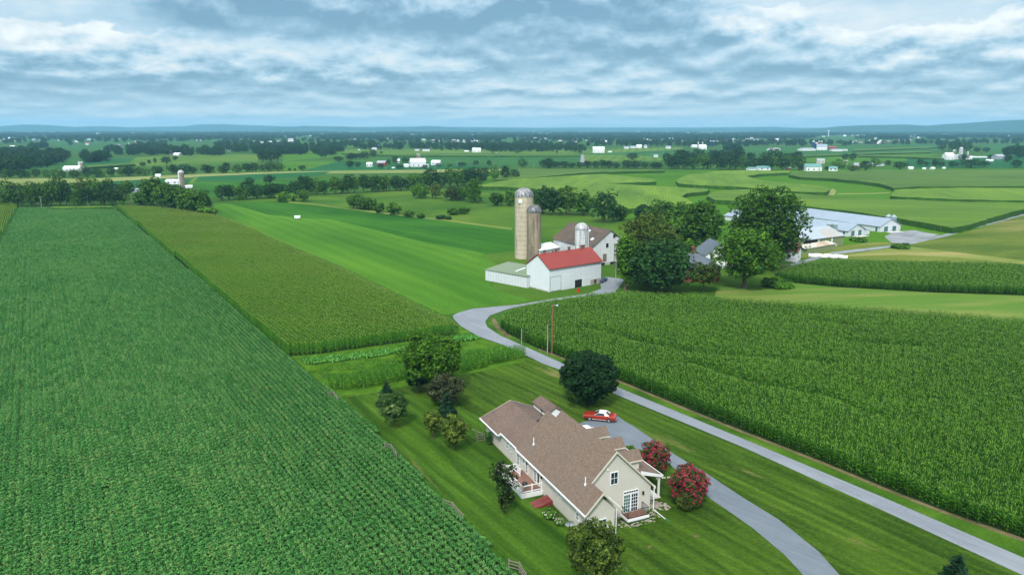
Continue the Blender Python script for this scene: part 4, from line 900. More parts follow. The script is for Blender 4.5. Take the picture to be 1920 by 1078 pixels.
# roof pipes, cupola with weather vane
for X, Y, zz in ((14.9, 1.35, 4.35), (3.0, 1.70, 4.7)): b = HB(); b.cyl(X, Y, zz-.1, zz+.85, .055, 8); b.cyl(X, Y, zz-.15, zz+.1, .14, 8); b.build('vent_pipe', 'white_trim')
cu = HB().box(18.75, 19.45, 4.02, 4.72, 4.3, 5.15).build('cupola', 'white_trim')
b = HB(); b.add([(18.6, 3.87, 5.15), (19.6, 3.87, 5.15), (19.6, 4.87, 5.15), (18.6, 4.87, 5.15), (19.1, 4.37, 5.62)], [(0,3,2,1), (0,1,4), (1,2,4), (2,3,4), (3,0,4)]); b.build('cupola_roof', 'iron_black', cu)
b = HB(); b.cyl(19.1, 4.37, 5.6, 6.6, .02, 6); b.tube((18.75, 4.3, 6.1), (19.45, 4.44, 6.1), .02, 5); b.tube((19.1, 4.0, 6.0), (19.1, 4.74, 6.0), .02, 5)
b.add([(18.85, 4.36, 6.45), (19.3, 4.36, 6.5), (19.45, 4.36, 6.75), (19.15, 4.36, 6.68), (18.95, 4.36, 6.9), (18.8, 4.36, 6.7), (18.85, 4.38, 6.45), (19.3, 4.38, 6.5), (19.45, 4.38, 6.75), (19.15, 4.38, 6.68), (18.95, 4.38, 6.9), (18.8, 4.38, 6.7)], [(0,1,2,3,4,5), (11,10,9,8,7,6), (0,6,7,1), (1,7,8,2), (2,8,9,3), (3,9,10,4), (4,10,11,5), (5,11,6,0)]); b.build('weather_vane', 'iron_black', cu)
# deck with white rails
b = HB(); b.box(10.8, 16.4, -2.0, .54, .45, .62); b.build('deck_floor', 'deck_brown')
b = HB(); b.box(10.72, 16.48, -2.08, -2.0, .0, .64); b.box(10.72, 10.8, -2.0, .54, .0, .64); b.box(16.4, 16.48, -2.0, .54, .0, .64); b.build('deck_skirt', 'white_trim')
b = HB()
def rail(x0, y0, x1, y1, posts):
    for i in range(posts+1): X = x0+(x1-x0)*i/posts; Y = y0+(y1-y0)*i/posts; b.box(X-.06, X+.06, Y-.06, Y+.06, .62, 1.62)
    for z in (.78, 1.5):
        if x0 == x1: b.box(x0-.035, x0+.035, min(y0, y1), max(y0, y1), z-.04, z+.04)
        else: b.box(min(x0, x1), max(x0, x1), y0-.035, y0+.035, z-.04, z+.04)
    L = math.hypot(x1-x0, y1-y0); k = int(L/.13)
    if posts > 2 or L < 2:
        for i in range(k): X = x0+(x1-x0)*(i+.5)/k; Y = y0+(y1-y0)*(i+.5)/k; b.box(X-.015, X+.015, Y-.015, Y+.015, .80, 1.48)
rail(10.85, -1.95, 16.35, -1.95, 4); rail(10.85, -1.95, 10.85, .45, 2); rail(16.35, -1.95, 16.35, -.6, 1); rail(15.0, -.4, 16.3, -.4, 1); b.build('deck_railing', 'white_trim')
b = HB(); b.box(16.48, 17.6, -.8, .54, .0, .22); b.box(16.48, 17.2, -.8, .54, .22, .44); b.build('deck_steps', 'white_trim')
# sloping cellar doors
b = HB(); b.add([(8.1, -1.65, .12), (9.6, -1.65, .12), (9.6, .5, .62), (8.1, .5, .62), (8.1, -1.65, -.05), (9.6, -1.65, -.05), (9.6, .5, -.05), (8.1, .5, -.05)], [(0,3,2,1), (0,1,5,4), (1,2,6,5), (2,3,7,6), (3,0,4,7)])
b.tube((8.85, -1.6, .15), (8.85, .5, .645), .025, 5); b.build('cellar_door', 'bilco_red')
def hw(X, Y, z=0): return (O0[0]+X*hx[0]+Y*hy[0], O0[1]+X*hx[1]+Y*hy[1], z)
# satellite dish
d = thing('satellite_dish', 'grey satellite dish by the rear wall near the corner', 'satellite dish', hw(2.2, -.55))
b = MB(); vs = []; fs = []; n = 20
for j, (r, k) in enumerate(((0, 0), (.22, .02), (.42, .08), (.5, .12))):
    for i in range(n): vs.append((r*math.cos(6.2832*i/n), -.1-k*1.0-r*math.sin(6.2832*i/n)*.45, 1.3+r*math.sin(6.2832*i/n)*.9))
for j in range(3):
    for i in range(n): fs.append((j*n+i, j*n+(i+1) % n, (j+1)*n+(i+1) % n, (j+1)*n+i))
b.add(vs, fs); b.build('dish', 'dish_grey', d)
b = MB(); b.cyl(0, 0, 0, 1.25, .035, 8); b.tube((0, 0, 1.2), (0, -.12, 1.28), .04, 6); b.tube((0, -.1, .95), (0, -.75, 1.25), .018, 5); b.box(-.05, .05, -.8, -.7, 1.2, 1.32); b.build('mast', 'iron_black', d)
# grill and round table
d = thing('grill', 'black kettle grill on the white railed deck', 'grill', hw(11.6, -1.3, .62)); b = MB(); b.dome(0, 0, .75, .34, .26, 14, 4); b.cyl(0, 0, .55, .75, .2, 14, .34); b.build('bowl', 'iron_black', d)
b = MB()
for a in (0, 2.1, 4.2): b.tube((.3*math.cos(a), .3*math.sin(a), 0), (.12*math.cos(a), .12*math.sin(a), .6), .02, 5)
b.build('stand', 'chrome', d)
d = thing('garden_table', 'round grey table with pale rim behind the deck', 'table', hw(17.6, -1.5)); b = MB().cyl(0, 0, .70, .76, .80, 24); b.build('tabletop', 'weathered_wood', d); b = MB().cyl(0, 0, .66, .765, .9, 24, None, 0, False); b.cyl(0, 0, 0, .7, .12, 10); b.cyl(0, 0, 0, .06, .35, 12); b.build('rim', 'stone_wall', d)
d = thing('wooden_crate', 'small open wooden frame on the grass by the garage corner', 'crate', (*at(900, 826)[:2], 0), R(20)); b = MB()
for x in (-.5, .5):
    for y in (-.4, .4): b.box(x-.04, x+.04, y-.04, y+.04, 0, .95)
for z in (.25, .6, .95): b.box(-.5, .5, -.42, -.38, z-.05, z); b.box(-.5, .5, .38, .42, z-.05, z); b.box(-.52, -.48, -.4, .4, z-.05, z)
b.build('frame', 'weathered_wood', d); b = MB().tube((-.9, .7, 1.5), (1.1, -1.3, .9), .05, 5); b.build('board', 'weathered_wood', d)
# river stones round the corner and below the balcony
rng = random.Random(5)
def stones(name, label, spots, n, r0, r1):
    b = MB()
    for i in range(n):
        a = rng.choice(spots); X = rng.uniform(a[0], a[1]); Y = rng.uniform(a[2], a[3]); r = rng.uniform(r0, r1); x, y, _ = hw(X, Y); k = 6
        v = [(x+r*math.cos(6.28*j/k)*rng.uniform(.8, 1.2), y+r*.8*math.sin(6.28*j/k)*rng.uniform(.8, 1.2), .0) for j in range(k)]; u = [(x+(p[0]-x)*.7, y+(p[1]-y)*.7, r*.6) for p in v]
        b.add(v+u, [tuple(range(k, 2*k))]+[(j, (j+1) % k, k+(j+1) % k, k+j) for j in range(k)])
    b.build(name, 'river_stone', None, kind='stuff', label=label, cat='stones')
stones('river_stones', 'rounded tan stones in a bed round the house corner', [(2.2, 4.4, 10.0, 12.2), (3.0, 4.2, 9.9, 11.6)], 150, .12, .26)
stones('river_stones', 'rounded tan stones below the iron balcony', [(.6, 1.25, 5.6, 9.0), (.9, 2.6, 5.0, 5.9), (1.2, 2.5, 8.8, 10.0)], 110, .10, .2)
# ------------------------------------------------------------------ cars
def make_car(name, label, cat, loc, rz, body, roofm, classic=True):
    t = thing(name, label, cat, loc, rz)
    st = [(-2.32, .80, .42, .78), (-2.28, .86, .34, .86), (-1.9, .89, .30, .93), (-1.2, .90, .26, .95), (-.4, .90, .24, .92), (.6, .90, .24, .90), (1.3, .89, .26, .88), (2.0, .86, .30, .83), (2.28, .82, .36, .78), (2.36, .74, .42, .72)]
    def loft(stn, kz=.55, ins=.12):
        vs = []; fs = []
        for x, w, a, c in stn:
            m = a+(c-a)*kz
            vs += [(x, -w+ins*.6, a), (x, -w, m), (x, -w+.02, c-.10), (x, -w+ins, c), (x, 0, c+.035), (x, w-ins, c), (x, w-.02, c-.10), (x, w, m), (x, w-ins*.6, a)]
        k = 9
        for i in range(len(stn)-1):
            for j in range(k): o = i*k; fs.append((o+j, o+(j+1) % k, o+k+(j+1) % k, o+k+j))
        fs += [tuple(range(k))[::-1], tuple(range((len(stn)-1)*k, len(stn)*k))]
        return vs, fs
    b = MB(); b.add(*loft(st)); bo = b.build('body', body, t); bo.data.polygons.foreach_set('use_smooth', [False]*len(bo.data.polygons))
    # cabin: glass band, pillars and roof
    base = [(-1.35, .74), (.75, .76)]; top = [(-.75, .56), (.12, .58)]; z0, z1 = .90, 1.28
    b = MB(); bl = [(-1.42, -.75, z0), (.78, -.77, z0), (.78, .77, z0), (-1.42, .75, z0)]; tl = [(-.78, -.57, z1), (.10, -.59, z1), (.10, .59, z1), (-.78, .57, z1)]
    b.add(bl+tl, [(0,1,5,4), (1,2,6,5), (2,3,7,6), (3,0,4,7), (4,5,6,7)]); b.build('window', 'glass_dark', t)
    b = MB(); b.add([(-.86, -.62, z1-.01), (.17, -.64, z1-.01), (.17, .64, z1-.01), (-.86, .62, z1-.01), (-.72, -.50, z1+.075), (.02, -.52, z1+.075), (.02, .52, z1+.075), (-.72, .50, z1+.075)], [(0,1,5,4), (1,2,6,5), (2,3,7,6), (3,0,4,7), (4,5,6,7), (0,3,2,1)])
    for s in (-1, 1):   # rear quarter panels of the roof, windscreen pillars
        b.add([(-1.48, s*.80, z0-.01), (-.80, s*.80, z0-.01), (-.55, s*.63, z1), (-.84, s*.62, z1), (-1.40, s*.58, z0+.0), (-.84, s*.42, z1)], [(0,1,2,3), (0,3,5,4)] if s < 0 else [(3,2,1,0), (4,5,3,0)])
        b.tube((.80, s*.77, z0), (.13, s*.60, z1), .028, 5)
    b.build('roof', roofm, t)
    for x in (-1.36, 1.40):
        for s in (-1, 1):
            w = MB(); w.tube((x, s*.68, .31), (x, s*.895, .31), .315, 20); wo = w.build('wheel', 'tyre', t)
            w = MB(); w.tube((x, s*.80, .31), (x, s*.912, .31), .20, 16, .17); w.build('rim', 'chrome', wo)
    b = MB(); b.box(2.34, 2.44, -.80, .80, .38, .48); b.build('bumper', 'chrome', t); b = MB(); b.box(-2.42, -2.33, -.80, .80, .42, .52); b.build('bumper', 'chrome', t)
    b = MB(); b.box(2.345, 2.375, -.45, .45, .50, .68); b.build('grille', 'iron_black', t)
    for s in (-1, 1):
        b = MB(); b.tube((2.32, s*.62, .60), (2.385, s*.62, .60), .095, 12); b.build('headlight', 'chrome', t)
        b = MB(); b.box(-2.345, -2.315, s*.55-.14, s*.55+.14, .60, .74); b.build('taillight', 'bilco_red', t)
        if classic: b = MB(); b.box(-1.0, 1.05, s*.905-.008, s*.905+.008, .33, .37); b.build('side_stripe', 'white_paint', t)
        b = MB(); b.box(.66, .74, s*.93-.05, s*.93+.05, .92, 1.0); b.build('mirror', 'chrome', t)
    return t
wf = at(1113.5, 789.5); wr = at(1146, 793.0); hd = math.atan2(wf[1]-wr[1], wf[0]-wr[0])
cx, cy = (wf[0]+wr[0])/2-math.sin(hd)*-.9*-1, (wf[1]+wr[1])/2+.75
make_car('parked_car', 'red classic coupe with cream white roof on the driveway', 'car', (cx, cy, .27*0+.07), hd, 'car_red', 'vinyl_white')
wp = at(1106, 820); make_car('parked_car', 'white car half hidden behind the dormer roofs', 'car', (wp[0], wp[1], .07), R(112), 'car_white', 'car_white', False)
# ------------------------------------------------------------------ posts, rail fences, poles, people-free details
def pole(px, py, top, mat, label, r=.13, arm=False, lamp=False, group=None, trans=False):
    x, y, _ = at(px, py); lo, hi = 1, 25
    for _ in range(30):
        m = (lo+hi)/2
        if pj(x, y, m)[1] > top: lo = m
        else: hi = m
    t = thing('utility_pole', label, 'utility pole', (x, y, 0), group=group)
    b = MB().cyl(0, 0, -.1, lo, r, 8, r*.7); b.build('post', mat, t)
    if arm: b = MB().box(-.8, .8, -.06, .06, lo-.5, lo-.35); b.build('crossarm', mat, t)
    if lamp: b = MB(); b.tube((0, 0, lo-.25), (.75, -.2, lo-.05), .035, 5); b.build('lamp_arm', 'chrome', t); b = MB(); b.dome(.85, -.22, lo-.12, .22, .16, 10, 3); b.cyl(.85, -.22, lo-.22, lo-.12, .16, 10, .22); b.build('lamp_head', 'dish_grey', t)
    if trans: b = MB().cyl(.25, 0, lo-1.6, lo-.8, .2, 10); b.build('transformer', 'dish_grey', t)
    return x, y, lo
pole(1035, 663, 571, 'pole_brown', 'tall brown utility pole with yard lamp beside the lane', .15, False, True)
pole(1026.5, 664, 608, 'pole_grey', 'grey post next to the tall brown pole', .11)
pole(978, 654, 616, 'pole_grey', 'short grey post where the lane leaves the bend', .10)
pole(1153.6, 549, 493, 'pole_grey', 'thin grey pole at the farm drive entrance', .12)
pole(1151, 503, 456, 'pole_dark', 'dark pole in front of the big white barn', .14)
pole(78, 391, 368, 'pole_grey', 'leftmost pale utility pole at the edge of the wood', .16, True)
pole(165.5, 386, 366, 'pole_grey', 'middle pale utility pole at the edge of the wood', .16, True)
pole(241.5, 384, 365, 'pole_dark', 'rightmost utility pole at the edge of the wood', .16, True)
def rail_fence(pa, pb, pc, label):
    """corner piece of split-rail fence: two short runs meeting at a post"""
    P = [at(*p)[:2] for p in (pa, pb, pc)]; t = thing('rail_fence', label, 'fence', (P[1][0], P[1][1], 0)); o = P[1]
    for p in P: b = MB().box(p[0]-o[0]-.07, p[0]-o[0]+.07, p[1]-o[1]-.07, p[1]-o[1]+.07, -.05, 1.15); b.build('post', 'weathered_wood', t)
    for p, q in ((P[0], P[1]), (P[1], P[2])):
        for z in (.35, .7, 1.02): b = MB().tube((p[0]-o[0], p[1]-o[1], z), (q[0]-o[0], q[1]-o[1], z+.02), .055, 5); b.build('rail', 'weathered_wood', t)
rail_fence((616, 747), (627, 747), (634, 758), 'split rail fence corner beside the tall grass band')
rail_fence((722, 845), (734, 848), (744, 863), 'split rail fence corner between soybeans and the small orchard trees')
rail_fence((832, 952), (849, 959), (868, 982), 'split rail fence corner left of the dark deck shrub')
rail_fence((954, 1068), (974, 1074), (986, 1094), 'split rail fence corner at the bottom edge of the picture')
# ------------------------------------------------------------------ farm buildings
def frame_from(A, B, z, side):
    a = at(*A, z); c = at(*B, z); L = math.hypot(c[0]-a[0], c[1]-a[1]); return a, math.atan2(c[1]-a[1], c[0]-a[0]), L
def building(name, label, cat, A, B, zE, W_, zR, side, wallm, roofm, L=None, over=.35, feats=(), group=None, asym=None, th=.14, base=None, trim=None):
    """A->B: one eave line in the photo at height zE; the body lies to the left (side 1) or right (side -1) of it"""
    a, ang, L0 = frame_from(A, B, zE, side); L = L or L0
    t = thing(name, label, cat, (a[0], a[1], 0), ang, group)
    yr = W_/2 if asym is None else asym
    class B_(MB):
        def build(s, nm, mats, parent=t, **kw):
            s.v = [(x, y*side, z) for x, y, z in s.v]
            if side < 0: s.f = [f[::-1] for f in s.f]
            return MB.build(s, nm, mats, parent, **kw)
    b = B_().gable(0, L, 0, W_, base or -.1, zE, zR-.02, yr=yr); b.build('wall', wallm)
    if base: b = B_().box(.05, L-.05, .05, W_-.05, -.1, base); b.build('foundation', 'stone_wall')
    s0 = (zR-zE)/yr; s1 = (zR-zE)/(W_-yr) if W_ > yr else 0; u = th
    b = B_(); b.slab([(-over, -over, zE-over*s0+u), (L+over, -over, zE-over*s0+u), (L+over, yr, zR+u), (-over, yr, zR+u)], th)
    if W_ > yr: b.slab([(-over, yr, zR+u), (L+over, yr, zR+u), (L+over, W_+over, zE-over*s1+u), (-over, W_+over, zE-over*s1+u)], th)
    ro = b.build('roof', roofm)
    for f in feats:
        nm, mt, face, u0, u1, z0, z1 = f[:7]; fr = f[7] if len(f) > 7 else None
        def bx(m, u0, u1, z0, z1, d0, d1):
            if face == 'f': m.box(u0, u1, -d1, -d0, z0, z1)
            elif face == 'b': m.box(u0, u1, W_+d0, W_+d1, z0, z1)
            elif face == 'l': m.box(-d1, -d0, u0, u1, z0, z1)
            else: m.box(L+d0, L+d1, u0, u1, z0, z1)
        b = B_(); bx(b, u0, u1, z0, z1, .004, .05); o = b.build(nm, mt)
        if fr:
            b = B_(); k = .09
            for q in ((u0-k, u1+k, z1, z1+k), (u0-k, u1+k, z0-k, z0), (u0-k, u0, z0, z1), (u1, u1+k, z0, z1)): bx(b, *q, .006, .08)
            b.build('frame', fr, o)
    return t, B_, L, ro
# red-roofed barn
t, BB, L, ro = building('barn', 'white barn with bright red roof at the front of the farm', 'barn', (1030.4, 503.9), (1127.6, 489), 6.2, 9.1, 9.25, 1, 'barn_white', 'roof_red', feats=[
    ('sliding_door', 'barn_white', 'f', .3, 3.9, .3, 3.9, 'chrome'), ('sliding_door', 'barn_white', 'f', 4.4, 8.0, .5, 4.0), ('doorway', 'dark_hole', 'f', 8.9, 11.4, .0, 2.1), ('side_door', 'barn_white', 'f', 11.6, 14.4, .0, 2.2, 'white_trim'), ('stone_base', 'stone_wall', 'f', 14.5, 18.3, 0, 1.5), ('window', 'glass_dark', 'f', 15.9, 16.7, .3, 1.3, 'weathered_wood'), ('stone_base', 'stone_wall', 'l', 0.1, 9.0, 0, .35)])
for X in (2.2, 6.2, 10.8, 15.4, 16.1): b = BB(); b.box(X-.3, X+.3, 4.3, 4.8, 9.2, 10.1); b.box(X-.38, X+.38, 4.22, 4.88, 10.1, 10.2); b.build('roof_vent', 'chimney_rust')
t, BB, L, ro = building('shed', 'low white shed with grey green roof built against the red roofed barn', 'shed', (988.2, 519.5), (919.8, 507.5), 3.0, 9.5, 3.9, -1, 'metal_white', 'roof_greygreen', L=15.2, asym=9.3, over=.15)
b = BB(); b.slab([(6, 2.5, 3.42), (6.5, 2.5, 3.42), (6.5, 6.5, 3.82), (6, 6.5, 3.82)], .05); b.build('skylight', 'roof_white')
# silos
def silo(name, label, px, py, top, wpx, wallm, domem, chute=None, frac=.5, n=24, group=None, ladder=False, panel=False, cap=None):
    x, y, _ = at(px, py); dep = pj(x, y, 0)[2]; r = wpx/2*dep/FPX; lo, hi = .5, 60
    for _ in range(30):
        m = (lo+hi)/2
        if pj(x, y, m)[1] > top: lo = m
        else: hi = m
    h = lo; dh = r*frac*2; t = thing(name, label, 'silo', (x, y+r*.0, 0), group=group)
    MB().cyl(0, 0, -.1, h-dh, r, n).build('barrel', wallm, t)
    b = MB(); b.dome(0, 0, h-dh, r*1.04, dh, n, 6); b.cyl(0, 0, h-dh-.12, h-dh+.02, r*1.04, n, None, 0, False)
    for i in range(0, n, 2):
        a = 6.2832*i/n
        pts = [(r*1.05*math.cos(a)*math.cos(k*.25), r*1.05*math.sin(a)*math.cos(k*.25), h-dh+dh*1.01*math.sin(k*.25)) for k in range(7)]
        if n >= 20: b.wire(pts, .035, 4)
    b.build('dome', domem, t)
    if chute:
        a = R(chute); b = MB(); b.box(r*math.cos(a)-.35, r*math.cos(a)+.35, r*math.sin(a)-.4, r*math.sin(a)+.4, 0, h-dh+.4); b.build('chute', 'roof_white' if chute > 180 else 'white_trim', t)
    if ladder:
        b = MB(); a = R(ladder); X, Y = (r+.18)*math.cos(a), (r+.18)*math.sin(a); b.cyl(X-.15, Y-.15, .5, h-dh, .035, 5); b.cyl(X+.15, Y+.15, .5, h-dh, .035, 5)
        for k in range(int((h-dh)/.6)): b.tube((X-.15, Y-.15, .6+k*.6), (X+.15, Y+.15, .6+k*.6), .02, 4)
        b.build('ladder', 'chrome', t)
    if panel: b = MB(); b.box(-r*.62, -r*.22, -r*1.01, -r*.85, h-dh-2.1, h-dh-1.0); b.build('panel', 'white_paint', t)
    return t
silo('silo', 'tall tan concrete silo with dark ribbed dome', 982, 484, 352, 33, 'stave_tan', 'dome_tall', 0, .45, 28, None, 200, True)
silo('silo', 'shorter weathered silo standing against the tall tan silo', 1001, 488, 384, 26.5, 'stave_old', 'dome_dark', 0, .5, 24, None, 215)
silo('silo', 'small white flaking silo in front of the dark barn roof', 1089, 512, 417.8, 24, 'stave_white', 'dome_grey', 20, .5, 24)
# bank barn behind
t, BB, L, ro = building('barn', 'big white bank barn with dark weathered shingle roof', 'barn', (1109, 464.6), (1037.5, 446.5), 5.8, 13.6, 10.6, 1-2, 'old_white', 'shingle_barn', feats=[
    ('window', 'glass_dark', 'l', 5.2, 6.2, 5.4, 6.8, 'white_trim'), ('door', 'weathered_wood', 'l', 4.2, 5.6, 1.2, 3.6, 'old_white'), ('doorway', 'dark_hole', 'l', 2.6, 5.0, .0, .9), ('doorway', 'dark_hole', 'l', 7.0, 9.0, .0, .9), ('foundation', 'stone_wall', 'l', .1, 2.5, 0, .8), ('foundation', 'stone_wall', 'l', 5.1, 6.9, 0, .8), ('foundation', 'stone_wall', 'l', 9.1, 13.5, 0, .8), ('vent', 'dark_hole', 'l', 7.8, 8.6, 8.2, 9.4, 'old_white')])
b = BB(); b.slab([(3, 2.2, 5.8+2.2*.706+.19), (4.2, 2.2, 5.8+2.2*.706+.19), (4.2, 3.0, 5.8+3*.706+.19), (3, 3.0, 5.8+3*.706+.19)], .03); b.slab([(8.5, 4.2, 5.8+4.2*.706+.19), (9.8, 4.2, 5.8+4.2*.706+.19), (9.8, 5.4, 5.8+5.4*.706+.19), (8.5, 5.4, 5.8+5.4*.706+.19)], .03); b.build('roof_patch', 'roof_white')
t, BB, L, ro = building('shed', 'small white shed with white roof between the silos and the dark roofed barn', 'shed', (1013, 470), (1047, 463.5), 3.4, 7, 4.6, 1, 'old_white', 'roof_white', feats=[('window', 'glass_dark', 'f', 1.6, 2.6, 1.3, 2.2, 'white_trim'), ('doorway', 'dark_hole', 'f', 6, 6.6, 0, 2.6)])
# poultry sheds and bins
def fit_shed(A, B, zE, rx, ry):
    a, ang, L = frame_from(A, B, zE, -1); n = (math.sin(ang), -math.cos(ang)); lo, hi = 3, 30
    for _ in range(30):
        m = (lo+hi)/2
        if pj(a[0]+n[0]*m, a[1]+n[1]*m, zE)[0] < rx: lo = m
        else: hi = m
    Wd = lo; lo, hi = zE, 12
    for _ in range(30):
        m = (lo+hi)/2
        if pj(a[0]+n[0]*Wd/2, a[1]+n[1]*Wd/2, m)[1] > ry: lo = m
        else: hi = m
    print('SHED', Wd, lo, math.degrees(ang)); return Wd, lo
for lab, A, B, zE, rx, ry, LL in (('longer poultry shed with steel roof, the one farther back', (1650.5, 425), (1491, 403.2), 2.3, 1689, 410.6, 78), ('poultry shed with steel roof nearer the green shed', (1590, 433.5), (1500.6, 422.1), 2.2, 1622.5, 420.4, 62)):
    Wd, zR = fit_shed(A, B, zE, rx, ry)
    t, BB, L, ro = building('poultry_shed', 'long white '+lab, 'poultry shed', A, B, zE, Wd, zR, -1, 'metal_white', 'roof_steel', L=LL, group='long poultry sheds', feats=[
        ('sliding_door', 'door_green', 'l', Wd*.20, Wd*.38, .1, 2.1), ('sliding_door', 'door_green', 'l', Wd*.60, Wd*.78, .1, 2.1), ('fan', 'dark_hole', 'f', 20, 21, .8, 1.7), ('fan', 'dark_hole', 'f', 38, 39, .8, 1.7), ('door', 'door_green', 'f', 1.2, 2.1, .1, 1.9)])
    b = BB(); b.box(-3.2, -.3, Wd*.18, Wd*.86, -.02, .07); b.build('apron', 'concrete')
an = at(1631, 432); building('annex_shed', 'small white gabled annex on the left flank of the farther poultry shed', 'shed', (1637.5, 423.5), (1650.5, 424.6), 2.0, 4.0, 2.9, 1, 'metal_white', 'roof_steel', over=.1)
building('annex_shed', 'small white annex on the right flank of the nearer poultry shed', 'shed', (1621, 432), (1631, 431), 1.8, 4.0, 2.4, 1, 'metal_white', 'roof_steel', over=.1)
def bin_(px, py, top, w, label, grp):
    x, y, _ = at(px, py); dep = pj(x, y, 0)[2]; r = w/2*dep/FPX; lo, hi = .5, 30
    for _ in range(30):
        m = (lo+hi)/2
        if pj(x, y, m)[1] > top: lo = m
        else: hi = m
    h = lo; t = thing('feed_bin', label, 'feed bin', (x, y, 0), group=grp); b = MB().cyl(0, 0, 1.6, h-r*.8, r, 16); b.cyl(0, 0, .7, 1.6, .3, 16, r); b.build('barrel', 'steel_bin', t); MB().cyl(0, 0, h-r*.8, h, r*1.05, 16, .15).build('lid', 'steel_bin', t)
    b = MB()
    for k in range(4): a = .78+k*1.57; b.cyl(r*.95*math.cos(a), r*.95*math.sin(a), 0, 2.2, .06, 5)
    b.build('leg', 'steel_bin', t)
bin_(1664.5, 421, 401.5, 10.5, 'left steel feed bin behind the farther poultry shed', 'steel feed bins'); bin_(1674.5, 422, 402.5, 10.5, 'right steel feed bin behind the farther poultry shed', 'steel feed bins')
bin_(1553.5, 441, 416.5, 9.5, 'left steel feed bin beside the nearer poultry shed', 'steel feed bins'); bin_(1564, 442, 417, 9.5, 'right steel feed bin beside the nearer poultry shed', 'steel feed bins')
building('cattle_shed', 'green sided open shed with pale steel roof', 'shed', (1506.7, 450.5), (1582.5, 441.5), 3.6, 14, 6.2, 1, 'shed_green', 'roof_steel_rusty', feats=[('post_panel', 'white_paint', 'f', 8.0, 8.6, .1, 3.3), ('post_panel', 'white_paint', 'f', 15.2, 15.9, .1, 3.3), ('opening', 'dark_hole', 'f', .5, 7.4, 1.9, 3.3), ('trough', 'concrete', 'f', 14.6, 18.5, -.05, .8)])
building('feeding_shelter', 'narrow green shelter with rust streaked flat roof', 'shelter', (1510, 467), (1566.5, 457.5), 2.0, 3.4, 2.6, 1, 'shed_green', 'roof_trough', asym=3.35, over=.2)
building('outbuilding', 'small white house with red brown roof under the big tree', 'outbuilding', (1495.8, 471.8), (1474, 470), 3.4, 5.4, 5.3, -1, 'house_white', 'shingle_redbrown', feats=[('window', 'glass_dark', 'l', 2.2, 3.1, 3.3, 4.3, 'white_trim'), ('window', 'glass_dark', 'f', 2.0, 2.8, 1.2, 2.4, 'white_trim'), ('window', 'glass_dark', 'l', 2.0, 2.7, 1.0, 1.7)])
# wrapped bales in a row
pa = at(1518, 482.5); pb = at(1584, 485.5)
for i in range(22):
    f = (i+.5)/22; x = pa[0]+(pb[0]-pa[0])*f; y = pa[1]+(pb[1]-pa[1])*f-1.0*math.sin(i); a = math.atan2(pb[1]-pa[1], pb[0]-pa[0])
    b = MB(); b.tube((-.62, 0, .62), (.62, 0, .62), .64, 14); o = b.build('wrapped_bale', 'bale_wrap', None, loc=(x, y, 0), rz=a, label='one of the white wrapped bales lined up right of the small white house', cat='hay bale', group='white wrapped bales'); 
fx, fy = 50.5, 203.0; t = thing('farm_house', 'brick farmhouse with blue grey hipped roof among the trees', 'house', (fx, fy, 0)); e = 6.2
MB().box(-e, e, -e, e, -.1, 4.2).build('wall', 'brick_red', t)
zt = 4.0
while pj(fx, fy, zt)[1] > 474: zt += .05
b = MB(); q = e+.6; b.add([(-q, -q, 4.1), (q, -q, 4.1), (q, q, 4.1), (-q, q, 4.1), (-.6, 0, zt), (.6, 0, zt)], [(0,1,5,4), (1,2,5), (2,3,4,5), (3,0,4), (0,3,2,1)]); b.build('roof', 'slate', t)
b = MB().box(-.4, .4, -.4, .4, zt-.6, zt+1.5); b.box(-.5, .5, -.5, .5, zt+1.5, zt+1.65); b.build('chimney', 'brick_red', t)
b = MB().box(-q, q, -q-.06, -q+.0, 3.95, 4.12); b.build('gutter', 'white_trim', t)
for X in (-3.6, -1.2, 1.6, 4.2): o = MB().box(X-.5, X+.5, -e-.05, -e-.004, 1.2, 2.8).build('window', 'glass_dark', t); MB().box(X-.6, X+.6, -e-.08, -e-.006, 2.8, 2.92).box(X-.6, X+.6, -e-.08, -e-.006, 1.08, 1.2).build('frame', 'white_trim', o)
for Y in (-3.5, .5): MB().box(e+.004, e+.05, Y-.5, Y+.5, 1.2, 2.8).build('window', 'glass_dark', t)
fx, fy = 62.0, 216.0; t = thing('white_farmhouse', 'white two storey farmhouse partly hidden between two tall trees', 'house', (fx, fy, 0), R(4)); zt = 5.0
while pj(fx, fy, zt)[1] > 457: zt += .05
ze = zt-3.4
class YB(MB):
    def build(s, nm, m, parent, **k): s.v = [(-y, x, z) for x, y, z in s.v]; return MB.build(s, nm, m, parent, **k)
YB().gable(0, 10, -4.6, 4.6, -.1, ze, zt-.05).build('wall', 'house_white', t)
b = YB(); b.slab([(-.4, -5.0, ze-.3+.15), (10.4, -5.0, ze-.3+.15), (10.4, 0, zt+.15), (-.4, 0, zt+.15)], .14); b.slab([(-.4, 0, zt+.15), (10.4, 0, zt+.15), (10.4, 5.0, ze-.3+.15), (-.4, 5.0, ze-.3+.15)], .14); b.build('roof', 'slate', t)
for X, wz in ((-2.6, ze-1.6), (0, ze-1.6), (2.6, ze-1.6), (-2.6, 1.2), (2.6, 1.2)): o = MB().box(X-.45, X+.45, -.05, -.004, wz, wz+1.5).build('window', 'glass_dark', t); MB().box(X-.55, X+.55, -.08, -.006, wz+1.5, wz+1.62).box(X-.55, X+.55, -.08, -.006, wz-.12, wz).build('frame', 'white_trim', o)
x, y, _ = at(1121, 541); b = MB(); b.cyl(0, 0, 0, .9, .38, 12); b.cyl(0, 0, .9, 1.0, .42, 12); 
x, y, _ = at(1084.5, 548); t = thing('barrel', 'small red barrel beside the dark barn doorway', 'barrel', (x, y, 0)); b.build('drum', 'red_plastic', t); MB().cyl(0, 0, 1.0, 1.04, .36, 12).build('lid', 'bilco_red', t)
